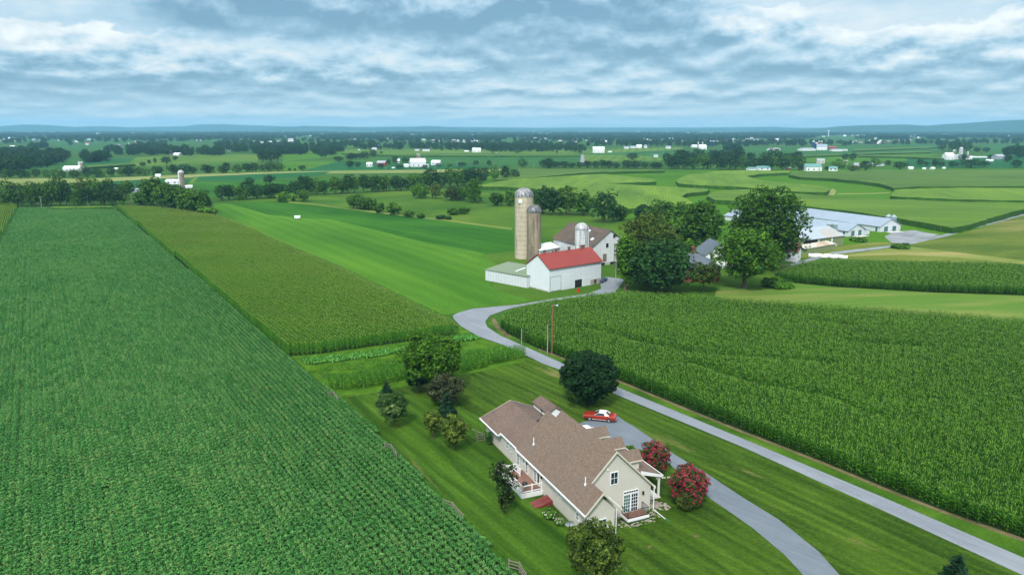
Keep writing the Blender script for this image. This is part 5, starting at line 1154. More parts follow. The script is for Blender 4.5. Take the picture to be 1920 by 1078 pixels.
x, y, _ = at(1128, 531); make_car('parked_car', 'dark blue car parked behind the red roofed barn', 'car', (x+.3, y+1.5, .03), 1.1, 'silo_blue', 'silo_blue', False)
x, y, _ = at(1421, 515); t = thing('garden_parasol', 'bright blue garden parasol under the big farm tree', 'parasol', (x, y, 0)); MB().cyl(0, 0, 1.8, 2.6, 1.5, 10, .05).build('canopy', 'plastic_blue', t); MB().cyl(0, 0, 0, 2.6, .03, 6).build('pole', 'chrome', t)
x, y, _ = at(558, 411.5); t = thing('farm_wagon', 'white farm wagon standing in the bright clover field', 'wagon', (x, y, 0), .3)
t.scale = (.75, .75, .6)
MB().box(-1.8, 1.6, -1, 1, .8, 2.3).build('box', 'white_paint', t); b = MB().gable(-1.9, 1.7, -1.1, 1.1, 2.3, 2.35, 2.9); b.build('cover', 'roof_white', t)
for X in (-1.2, 1.1):
    for s in (-1, 1): MB().tube((X, s*.85, .45), (X, s*1.05, .45), .45, 14).build('wheel', 'tyre', t)
b = MB(); b.tube((-1.8, 0, .7), (-3.4, 0, .6), .06, 5); b.build('drawbar', 'iron_black', t)
# cows: tiny shapes at the pasture edge
def cow(px, py, label, mats=('cow_black', 'cow_white')):
    x, y, _ = at(px, py); b = MB()
    sec = [(-1.05, .20, .95, 1.25), (-.9, .30, .72, 1.42), (-.4, .34, .62, 1.40), (.2, .34, .60, 1.38), (.6, .28, .68, 1.42), (.85, .17, .95, 1.45), (1.15, .14, 1.0, 1.50), (1.35, .15, .95, 1.42), (1.6, .08, .85, 1.08)]
    vs = []; fs = []; k = 8
    for X, w, a, c in sec:
        for j in range(k): th = 6.2832*j/k; vs.append((X, w*math.cos(th), (a+c)/2+(c-a)/2*math.sin(th)))
    for i in range(len(sec)-1):
        for j in range(k): fs.append((i*k+j, i*k+(j+1) % k, (i+1)*k+(j+1) % k, (i+1)*k+j))
    fs += [tuple(range(k)), tuple(range((len(sec)-1)*k, len(sec)*k))]
    b.add(vs, fs, 1)
    for X in (-.85, .55):
        for s in (-1, 1): b.tube((X, s*.2, .8), (X+.06, s*.2, .42), .10, 6, .06, 0); b.tube((X+.06, s*.2, .42), (X, s*.2, 0), .06, 6, .05, 0)
    b.tube((-1.05, 0, 1.2), (-1.15, 0, .5), .03, 5, .05, 0); b.tube((1.25, .12, 1.42), (1.2, .3, 1.45), .05, 5, .02, 0); b.tube((1.25, -.12, 1.42), (1.2, -.3, 1.45), .05, 5, .02, 0)
    o = b.build('cow', [mats[0], mats[1]], None, loc=(x, y, 0), rz=random.Random(px).uniform(0, 6), label=label, cat='cow', group='cows in the paddock')
cow(1267, 427.5, 'left of two white and black cows between the farm trees'); cow(1271, 428.5, 'right of two white and black cows between the farm trees')
# ------------------------------------------------------------------ trees and shrubs near the house
tree(1105, 759, 650, 108, 'dense dark rounded tree between the lane and the red coupe', mat='leaf_maple', n=30000, leaf=.17, base=.04, clumps=60, shape='oval', name='maple_tree', tight=.34)
tree(812, 731, 619, 116, 'large bushy green tree at the top of the back lawn', mat='leaf_bright', n=24000, leaf=.19, base=.10, clumps=60, name='leafy_tree', tight=.33)
tree(784, 736, 690, 42, 'low dark spruce tucked under the large bushy tree', mat='leaf_spruce', n=6000, leaf=.13, base=.03, shape='dome', name='spruce_tree', clumps=26)
tree(836, 762, 700, 76, 'dull purplish plum tree below the large bushy tree', mat='leaf_plum', n=9000, leaf=.15, base=.15, clumps=40, name='plum_tree', tight=.27)
tree(726, 757, 715, 37, 'small dark spruce left of the plum tree', mat='leaf_spruce', n=6000, leaf=.12, base=.03, shape='cone', name='spruce_tree')
tree(738, 800, 734, 60, 'small tree with pale leaf tips in front of the small dark spruce', mat='leaf_blossomtip', n=8000, leaf=.13, base=.15, clumps=40, name='ornamental_tree', tight=.27)
tree(839, 800, 733, 50, 'dark green spruce between the plum tree and the yellowish tree', mat='leaf_spruce', n=9000, leaf=.13, base=.04, shape='cone', name='spruce_tree')
tree(812, 823, 768, 36, 'thin yellow green sapling left of the yellowish round tree', mat='leaf_yellowgreen', n=3600, leaf=.12, base=.22, clumps=26, name='fruit_tree', tight=.28)
tree(851, 843, 778, 54, 'yellowish round fruit tree nearest the garage corner', mat='leaf_yellowgreen', n=8500, leaf=.12, base=.15, clumps=40, name='fruit_tree', tight=.27)
tree(949, 962, 868, 66, 'dark purple upright shrub beside the deck', cat='shrub', mat='leaf_purple', n=4200, leaf=.10, base=.02, shape='vase', clumps=60, extra='leaf_mid', mixm=.5, name='tall_shrub', tr=.05, nb=9)
tree(1112, 1092, 980, 112, 'yellow green tree at the bottom edge below the small house gable', mat='leaf_yellowgreen', n=15000, leaf=.12, base=.08, clumps=60, name='leafy_tree', tight=.27)
tree(1786, 1122, 1037, 76, 'dark conifer cut off by the bottom edge on the right', mat='leaf_spruce', n=9000, leaf=.11, base=.03, shape='cone', name='spruce_tree')
tree(1226, 889, 827, 62, 'pink flowering crepe myrtle nearer the porch', cat='shrub', mat='leaf_crepe', extra='blossom_pink', mixm=.62, n=13000, leaf=.085, base=.03, clumps=60, name='crepe_myrtle', tr=.06, tight=.27)
tree(1291, 947, 869, 80, 'wider pink flowering crepe myrtle nearest the bottom right', cat='shrub', mat='leaf_crepe', extra='blossom_pink', mixm=.62, n=20000, leaf=.085, base=.03, clumps=80, name='crepe_myrtle', tr=.06, tight=.24)
tree(1284, 957, 920, 34, 'round dark green bush in front of the wider crepe myrtle', cat='shrub', mat='leaf_olive', n=5000, leaf=.07, base=.02, clumps=40, name='round_shrub', tr=.05)
tree(917, 834, 806, 16, 'slim green juniper against the garage wall', cat='shrub', mat='leaf_dark', n=2200, leaf=.09, base=.02, shape='vase', clumps=20, name='juniper', tr=.04)
tree(1031, 974, 955, 30, 'low garden shrub with white flowers by the cellar doors', cat='shrub', mat='leaf_bright', extra='blossom_white', mixm=.25, n=2200, leaf=.08, base=.02, shape='dome', clumps=24, name='flowering_shrub', tr=.03)
tree(1048, 986, 970, 20, 'small flowering shrub between the garden shrub and the satellite dish', cat='shrub', mat='leaf_bright', extra='blossom_white', mixm=.3, n=1400, leaf=.07, base=.02, shape='dome', clumps=16, name='flowering_shrub', tr=.03)
tree(1181, 846, 836, 22, 'low green plants at the front bed behind the middle dormer', cat='shrub', mat='leaf_bright', n=1200, leaf=.08, base=.02, shape='dome', clumps=14, name='bedding_shrub', tr=.03)
# ------------------------------------------------------------------ farm trees
FT = dict(leaf=.30, n=14000, clumps=60, base=.05)
tree(1212, 535, 401, 112, 'olive brown crowned tree right of the big white barn', mat='leaf_olive', **FT)
tree(1172, 545, 442, 42, 'slim green tree at the farm drive against the white barn', mat='leaf_bright', leaf=.26, n=7000, clumps=30, base=.12)
tree(1238, 549, 447, 124, 'broad dark green tree in front of the brick farmhouse', mat='leaf_dark', leaf=.28, n=18000, clumps=70, base=.03)
tree(1318, 548, 490, 56, 'dark rounded bush against the brick farmhouse wall', mat='leaf_olive', leaf=.22, n=7000, clumps=36, base=.02, shape='dome')
tree(1313, 478, 372, 76, 'tall two headed green tree behind the slate roof', mat='leaf_mid', leaf=.32, n=12000, clumps=44, base=.06, tight=.30)
tree(1432, 505, 357, 140, 'tallest tree of the farm with a ragged dark crown', mat='leaf_mid', leaf=.32, n=30000, clumps=80, base=.06, tight=.32)
tree(1396, 541, 428, 122, 'big light green tree with bare trunk on the farm lawn', mat='leaf_bright', leaf=.28, n=18000, clumps=70, base=.16, tight=.28, tr=.55)
tree(1262, 470, 410, 58, 'green tree between the olive tree and the two headed tree', mat='leaf_mid', leaf=.34, n=6000, clumps=34)
tree(1276, 512, 452, 56, 'leafy tree behind the broad dark green tree', mat='leaf_mid', leaf=.30, n=6000, clumps=34)
for i, (px, py, tp, w, m, lb) in enumerate([
    (1240, 418, 374, 62, 'leaf_mid', 'rounded tree above the olive tree at the corn edge'), (1205, 410, 386, 34, 'leaf_dark', 'small dark tree left of the rounded tree above the olive tree'), (1277, 425, 380, 40, 'leaf_mid', 'tree touching the left side of the two headed tree'),
    (1133, 417, 355, 56, 'leaf_dark', 'blue green rounded tree behind the ridge of the dark barn roof'), (1163, 414, 385, 34, 'leaf_mid', 'low tree right of the blue green rounded tree'), (1093, 404, 360, 40, 'leaf_mid', 'green tree left of the blue green rounded tree'),
    (1062, 403, 348, 50, 'leaf_mid', 'tallest tree of the row right of the silos'), (1018, 402, 350, 42, 'leaf_dark', 'dark tree right behind the two tall silos'), (1038, 404, 352, 36, 'leaf_dark', 'dark tree between the silos and the tallest row tree'),
    (958, 387, 357, 26, 'leaf_mid', 'small tree just left of the tall silo'), (932, 386, 359, 26, 'leaf_mid', 'small round tree second to the left of the tall silo'),
    (888, 380, 335, 36, 'leaf_bright', 'tall light green tree alone in the pasture'), (851, 376, 350, 40, 'leaf_olive', 'wide brownish tree in the pasture'), (867, 377, 350, 18, 'leaf_mid', 'narrow tree between the brownish and the light green pasture trees'), (817, 373, 343, 24, 'leaf_olive', 'slim grey green tree in the pasture'), (787, 372, 344, 35, 'leaf_bright', 'round leafy tree at the left end of the pasture trees'),
    (529, 379, 361, 25, 'leaf_bright', 'small round tree left of the pair at the pasture corner'), (551, 377, 364, 13, 'leaf_bright', 'smallest tree between two round ones at the pasture corner'), (570, 378, 355, 24, 'leaf_mid', 'larger round tree at the pasture corner'),
    (670, 391, 366, 44, 'leaf_mid', 'left part of the bushy clump at the edge of the alfalfa'), (690, 393, 370, 38, 'leaf_mid', 'right part of the bushy clump at the edge of the alfalfa'), (711, 400, 381, 20, 'leaf_mid', 'bush just right of the clump at the alfalfa edge'), (738, 403, 380, 27, 'leaf_mid', 'round bush in the hedge line above the alfalfa'),
    (767, 407, 395, 22, 'leaf_mid', 'low bush in the hedge line above the alfalfa'), (789, 409, 401, 14, 'leaf_mid', 'smallest bush of the hedge line above the alfalfa'), (849, 403, 391, 22, 'leaf_mid', 'left low bush in the open pasture'), (868, 401, 390, 22, 'leaf_mid', 'right low bush in the open pasture'), (826, 411, 404, 18, 'leaf_dark', 'dark low bush left of the tall silo field corner'), (841, 412, 406, 9, 'leaf_dark', 'tiny dark bush left of the tall silo field corner'),
    (1610, 453, 447, 26, 'leaf_mid', 'low green bush near the poultry shed lawn'), (1686, 466, 459, 30, 'leaf_mid', 'low green bush beside the gravel lane'), (1697, 466, 457, 12, 'leaf_mid', 'round bush at the end of the low one by the lane'),
    (1440, 538, 522, 24, 'leaf_mid', 'tall weeds right of the big light green tree'), (1462, 541, 530, 30, 'leaf_bright', 'low garden plants beside the grass strip'), (1455, 530, 520, 22, 'leaf_bright', 'bushy garden plants behind the low ones'), (1478, 540, 534, 20, 'leaf_mid', 'shrub at the near corner of the corn field by the grass strip'), (1489, 482, 476, 8, 'leaf_dark', 'tiny dark bush at the wall of the small white house')]):
    tree(px, py, tp, w, lb, cat='bush' if tp > py-22 else 'tree', name='bush' if tp > py-22 else 'leafy_tree', mat=m, n=3800 if w > 30 else 2200, leaf=.36 if w > 24 else .28, clumps=26, base=.04, nb=4)
# ------------------------------------------------------------------ hedgerow and woodland trees, each its own object sharing a few crowns
PRO = {}
def proto(kind, i):
    k = (kind, i)
    if k not in PRO:
        m = {'m': 'leaf_mid', 'd': 'leaf_dark', 'f': 'leaf_far', 'o': 'leaf_olive', 'b': 'leaf_bright'}[kind]
        PRO[k] = (crown_mesh('crown', 500+i*17+ord(kind), 1, 1, .04, 2.0, 2600 if kind != 'f' else 900, .066 if kind != 'f' else .11, 'oval' if i % 2 else 'round', (m,), 24, tight=.36), trunk_mesh(900+i, 2.0, .06, .8, 1, 3))
    return PRO[k]
NT_ = [0]
trng = random.Random(77)
def treeq(px, py, top, w, label, group, kind='m', trunk=True):
    x, y, _ = at(px, py); dep = pj(x, y, 0)[2]; h = max(2.5, (py-top)*dep/FPX*1.01); r = w/2*dep/FPX; i = trng.randrange(4)
    cr, tk = proto(kind, i); t = thing('leafy_tree', label, 'tree', (x, y, 0), trng.uniform(0, 6.28), group); t.scale = (r, r, h/2)
    link('crown', cr, t)
    if trunk: link('trunk', tk, t)
    NT_[0] += 1; return t
def row(pts, n, hpx, w, label, group, kinds='mmd', jy=1.5, jh=.2):
    """n trees along a polyline of photo points (foot line), hpx tall"""
    seg = [math.hypot(b[0]-a[0], b[1]-a[1]) for a, b in zip(pts, pts[1:])]; tot = sum(seg)
    for i in range(n):
        d = (i+.5+trng.uniform(-.3, .3))/n*tot; k = 0
        while k < len(seg)-1 and d > seg[k]: d -= seg[k]; k += 1
        f = min(1, max(0, d/seg[k])); px = pts[k][0]+(pts[k+1][0]-pts[k][0])*f; py = pts[k][1]+(pts[k+1][1]-pts[k][1])*f+trng.uniform(-jy, jy*.2)
        h = hpx*trng.uniform(1-jh, 1+jh); treeq(px, py, py-h, w*trng.uniform(.85, 1.25), label, group, trng.choice(kinds))
row([(-6,389),(100,387),(235,385)], 17, 38, 27, 'one of the dense trees on the near edge of the wood behind the soybeans', 'trees on the edge of the left wood', 'mmdd')
row([(0,380),(120,377),(232,376)], 11, 40, 28, 'one of the trees rising deeper inside the left wood', 'trees inside the left wood', 'mmdo')
for px, py, tp, w, lb in [(287, 385, 331, 46, 'tallest round tree at the far end of the diagonal tree row'), (310, 389, 345, 40, 'second tree of the diagonal row counted from the wood'), (333, 393, 350, 42, 'third tree of the diagonal row counted from the wood'), (357, 399, 354, 40, 'fourth tree of the diagonal row counted from the wood'), (377, 403, 358, 42, 'nearest tall tree of the diagonal row'), (388, 407, 390, 36, 'low bush at the near end of the diagonal row'), (266, 384, 358, 26, 'small tree between the wood and the diagonal row'), (238, 362, 340, 24, 'round tree among the white houses behind the wood')]:
    tree(px, py, tp, w, lb, mat='leaf_mid', n=6000, leaf=.42, clumps=34, base=.03, nb=4)
row([(405,378),(470,374),(560,369)], 9, 29, 30, 'one of the trees in the left part of the long dark hedgerow', 'trees of the long hedgerow, left part', 'md')
row([(560,367),(700,361),(830,353),(905,346)], 24, 32, 27, 'one of the trees in the middle of the long dark hedgerow', 'trees of the long hedgerow, middle part', 'mdd')
row([(455,352),(520,343)], 2, 18, 22, 'one of two crowns sticking up behind the long hedgerow on the left', 'crowns behind the long hedgerow', 'd')
row([(868,340),(915,338)], 3, 26, 26, 'one of the taller trees near the right end of the long hedgerow', 'taller trees at the hedgerow end', 'd')
row([(925,341),(968,337)], 3, 26, 22, 'one of the last trees at the right end of the long hedgerow', 'last trees of the hedgerow', 'md')
row([(0,336),(110,334),(250,331),(330,327),(430,325),(530,321)], 34, 17, 19, 'one of the trees in the second hedgerow above the left wood', 'trees of the second left hedgerow', 'dmf', 1)
row([(1012,315),(1060,315.5),(1140,316),(1245,317)], 17, 14, 17, 'one of the low trees in the hedgerow behind the olive corn', 'low hedgerow trees behind the olive corn', 'dd', .6)
treeq(1186, 300, 287, 24, 'single rounded tree standing above the low hedgerow', None, 'd'); treeq(1029, 316, 294, 24, 'taller tree at the left start of the low hedgerow', None, 'd'); treeq(980, 314, 297, 20, 'lone pale tree left of the low hedgerow', None, 'm')
row([(1250,317),(1330,318),(1400,319),(1500,320)], 17, 26, 26, 'one of the big dark trees in the grove above the curved corn strips', 'grove trees, front rank', 'ddm', 1)
row([(1262,309),(1340,306),(1420,308),(1500,310)], 12, 26, 24, 'one of the trees rising behind the grove above the curved corn strips', 'grove trees, back rank', 'dd', 3)
for px, py, tp, w, lb, k in [(1518, 320, 306, 13, 'dark conifer in front of the teal roofed house', 'd'), (1534, 320, 312, 10, 'small conifer right of the teal roofed house', 'd'), (1550, 320, 311, 10, 'small dark tree left of the white teal roofed shed', 'd'), (1505, 320, 308, 20, 'dark tree left of the teal roofed house', 'd'), (1574, 316, 298, 34, 'pale green tree behind the white teal roofed shed', 'b'), (1600, 321, 309, 26, 'brownish low tree right of the teal roofed shed', 'o'), (1622, 320, 300, 22, 'dark tree right of the brownish low tree', 'd'), (1640, 314, 295, 20, 'rounded tree beside the parked white vehicles', 'm'), (1584, 300, 288, 14, 'small round tree beyond the beige house', 'd'), (1598, 302, 287, 14, 'second small round tree beyond the beige house', 'd'), (1665, 311, 300, 10, 'small tree in front of the white vehicles', 'd'), (1688, 318, 302, 28, 'wide dark tree left of the small white sheds', 'd'), (1725, 311, 298, 15, 'round tree above the small white sheds', 'd'), (1737, 312, 302, 9, 'little round tree right of the round one', 'd'), (1753, 313, 299, 15, 'tree left of the farm with three silos', 'd'), (1765, 313, 302, 12, 'tree below the farm with three silos', 'd'), (1785, 314, 302, 16, 'round tree below the right silo farm', 'd'), (1795, 313, 304, 7, 'tiny round tree below the right silo farm', 'd'), (1820, 315, 297, 36, 'wide dark clump below the right silo farm', 'd'), (1845, 313, 300, 20, 'right half of the dark clump below the silo farm', 'd'), (1905, 315, 297, 22, 'isolated round tree near the right edge', 'd'), (1888, 305, 291, 18, 'tree beside the grey barn near the right edge', 'd'), (1806, 302, 288, 22, 'round tree in front of the silo farm barn', 'd'),
    (1766, 283, 268, 16, 'leftmost tree of the row behind the right silo farm', 'd'), (1784, 284, 265, 14, 'second tree of the row behind the right silo farm', 'd'), (1797, 284, 264, 14, 'third tree of the row behind the right silo farm', 'd'), (1812, 285, 266, 20, 'fourth tree of the row behind the right silo farm', 'd'), (1832, 286, 276, 14, 'fifth tree of the row behind the right silo farm', 'd'), (1849, 286, 276, 14, 'sixth tree of the row behind the right silo farm', 'd'), (1893, 296, 273, 26, 'dark tree clump at the right edge', 'd'), (1915, 295, 272, 26, 'last dark clump at the right edge', 'd'), (1857, 298, 289, 12, 'round tree between the silo farm and the grey barn', 'd'),
    (1504, 276, 260, 12, 'tall dark tree left of the farm with blue silos', 'd'), (1583, 275, 264, 15, 'dark tree right of the farm with blue silos', 'd'), (1088, 288, 268, 26, 'wide dark tree left of the big white barn in the distance', 'd'), (924, 288, 268, 24, 'large dark tree right of the white church like barn', 'd'), (892, 311, 300, 13, 'round tree near the thin poles in the green field', 'd'), (917, 311, 300, 11, 'second round tree near the thin poles in the green field', 'd'), (866, 312, 304, 18, 'bushes left of the round trees in the green field', 'd'), (844, 312, 307, 12, 'low bush left of the bushes in the green field', 'm'), (970, 288, 280, 13, 'small bushy tree left of the distant lane', 'm'), (1044, 288, 281, 5, 'tiny tree left of the distant lane', 'd'),
    (656, 316, 300, 18, 'round tree left of the white dome roofed shed', 'd'), (670, 314, 303, 13, 'brownish tree beside the dome roofed shed', 'o'), (714, 316, 306, 13, 'dark tree in front of the red barn in the distance', 'd'), (729, 309, 298, 9, 'round tree right of the red barn in the distance', 'd'), (741, 308, 292, 12, 'tall tree left of the white house in the distance', 'd'), (760, 306, 295, 16, 'dark tree above the long white barn', 'd'), (750, 317, 309, 17, 'low dark trees before the long white barn', 'd'), (797, 317, 309, 14, 'dark shrubs in front of the long white barn', 'd'), (822, 312, 306, 14, 'dark shrubs before the small white roofed barn', 'd'), (700, 295, 280, 16, 'tall dark tree at the end of the thicket', 'd'), (715, 288, 284, 7, 'small tree alone in the light green field', 'd'),
    (160, 289, 279, 13, 'lone round tree in the far left green field', 'd'), (133, 274, 263, 9, 'lone dark tree beyond the far left green field', 'd'), (312, 308, 292, 20, 'twin crowned trees in the light green field', 'd'), (329, 302, 291, 11, 'round tree right of the twin crowned trees', 'd'), (291, 307, 296, 7, 'narrow tree in the light green field', 'd'), (280, 308, 299, 8, 'small tree beside the narrow one', 'd'), (268, 312, 304, 14, 'low bushes left of the small tree', 'd'), (604, 296, 283, 20, 'round tree in front of the far white houses', 'd'), (635, 303, 292, 22, 'round bushy tree at the left of the thicket', 'd'), (543, 321, 315, 7, 'tiny bush beside the far track', 'd'), (553, 321, 316, 6, 'second tiny bush beside the far track', 'd'), (567, 320, 310, 16, 'bushy tree beside the far track', 'd')]:
    treeq(px, py, tp, w, lb, None, k)
row([(650,302),(690,298)], 5, 13, 15, 'one of the trees of the thicket left of the red barn in the distance', 'thicket left of the red barn', 'd')
row([(484,307),(500,305),(525,303)], 5, 20, 15, 'one of the trees in the clump between the light and dark green fields', 'clump between the far fields', 'd')
print('TREES', NT_[0])
# ------------------------------------------------------------------ far woods: too many and too small to count
far = [bpy.data.objects.new('far_tree', proto('f', i)[0]) for i in range(4)]
frng = np.random.default_rng(9)
Pw = []; Sw = []
def wood(poly, n, h=(9, 15), r=(4, 7)):
    w = [at(*p)[:2] for p in poly]; q = np.array(poly, float); k = 0
    while k < n:
        c = frng.uniform([q[:, 0].min(), q[:, 1].min()], [q[:, 0].max(), q[:, 1].max()], (400, 2)); c = c[inpoly(c, poly)][:n-k]
        for px, py in c:
            x, y, _ = at(px, py); a = frng.uniform(*r); Pw.append((x, y, 0)); Sw.append((a, a*frng.uniform(.8, 1.2), frng.uniform(*h)/2)); k += 1
        if not len(c): break
for poly, n in [([(-40,330),(50,322),(120,308),(122,300),(60,292),(-40,288)], 150), ([(-40,286),(60,284),(130,290),(125,303),(70,308),(-40,300)], 120), ([(150,300),(200,298),(205,304),(150,306)], 26), ([(192,288),(215,283),(300,283),(420,288),(425,292),(330,293),(270,291),(200,292)], 110), ([(255,272),(300,270),(330,273),(300,278),(260,277)], 20),
                ([(55,275),(90,276),(92,279),(55,279)], 14), ([(400,272),(480,271),(640,274),(640,286),(560,291),(480,289),(410,283)], 210), ([(480,283),(530,283),(600,286),(650,290),(640,293),(560,291),(500,291)], 40), ([(640,271),(800,272),(960,274),(1080,273),(1080,285),(960,286),(900,284),(640,280)], 260), ([(1100,268),(1250,269),(1400,272),(1400,276),(1250,275),(1100,275)], 110), ([(960,262),(1250,262),(1380,266),(1380,271),(1100,268),(960,268)], 150),
                ([(1380,268),(1500,267),(1600,270),(1900,266),(2100,270),(2100,273),(1900,270),(1760,272),(1640,272),(1500,274),(1400,274)], 190), ([(0,262),(260,260),(400,261),(400,266),(250,267),(0,270)], 120), ([(420,262),(700,262),(940,263),(940,268),(700,269),(420,268)], 150), ([(1880,278),(1920,276),(2100,280),(2100,286),(1900,286)], 20), ([(1355,282),(1385,280),(1388,284),(1357,285)], 12), ([(1880,286),(2000,284),(2000,296),(1890,297)], 26), ([(1240,303),(1320,298),(1400,300),(1400,306),(1250,309)], 26)]:
    wood(poly, n)
# broken belts of trees all the way to the hills
for i in range(430):
    py = 248+14*frng.random()**1.1; px = frng.uniform(-300, 2300); L = frng.uniform(15, 120); sl_ = frng.uniform(-.01, .01); n = int(L*frng.uniform(.15, .4)*(1.5 if py < 254 else 1))
    for j in range(n):
        a = px+frng.uniform(0, L); x, y, _ = at(a, py+frng.normal(0, .25)+sl_*(a-px)); r = frng.uniform(7, 13)*(1.0 if py > 256 else 1.5); Pw.append((x, y, 0)); Sw.append((r, r, frng.uniform(5, 8)))
nW = len(Pw); print('FAR', nW)
scatter('distant_woods', np.array(Pw), frng.uniform(0, 6.28, nW), np.array(Sw), frng.integers(0, 4, nW), far, label='blue green woods and tree belts spreading to the horizon', cat='woods')
# ------------------------------------------------------------------ distant farms and houses
def far_house(cx, by, wpx, hpx, label, wall='house_white', roof='roof_steel', turn=None, group=None, name='farm_building', cat='farm building', depthk=.6, rise=.4, parts=True):
    x, y, _ = at(cx, by); dep = pj(x, y, 0)[2]; L = wpx*dep/FPX; Hh = hpx*dep/FPX; Wd = min(L*depthk, 16); tu = turn if turn is not None else trng.uniform(-.5, .5)
    if abs(tu) > .01: L = max(L*.8, L-abs(math.sin(tu))*Wd)
    ze = Hh*(1-rise); t = thing(name, label, cat, (x, y, 0), tu, group) if parts else None
    w = MB().gable(-L/2, L/2, 0, Wd, -.1, ze, Hh*.97); r = MB(); k = .3; u = .12; s = (Hh-ze)/(Wd/2)
    if not parts: r = w; r_m = 1
    else: r_m = 0
    r.slab([(-L/2-k, -k, ze-k*s+u), (L/2+k, -k, ze-k*s+u), (L/2+k, Wd/2, Hh+u), (-L/2-k, Wd/2, Hh+u)], .1, r_m); r.slab([(-L/2-k, Wd/2, Hh+u), (L/2+k, Wd/2, Hh+u), (L/2+k, Wd+k, ze-k*s+u), (-L/2-k, Wd+k, ze-k*s+u)], .1, r_m)
    if parts:
        wo = w.build('wall', wall, t); r.build('roof', roof, t)
        if hpx > 6:
            b = MB()
            for i in range(max(2, int(L/5))): X = -L/2+(i+.5)*L/max(2, int(L/5)); b = MB(); b.box(X-.6, X+.6, -.05, -.005, .9, 2.2); b.build('window', 'glass_dark', t)
        return t
    return w.build(name, [wall, roof], None, loc=(x, y, 0), rz=tu, label=label, cat=cat, group=group)
def far_silo(cx, by, top, w, label, m='stave_white', d='dome_grey', group=None): return silo('silo', label, cx, by, top, w, m, d, None, .5, 12, group)
silo('silo', 'tall grey brown silo with pale stripe behind the diagonal tree row', 341.5, 353, 319, 11, 'stave_old', 'dome_grey', 250, .5, 20)
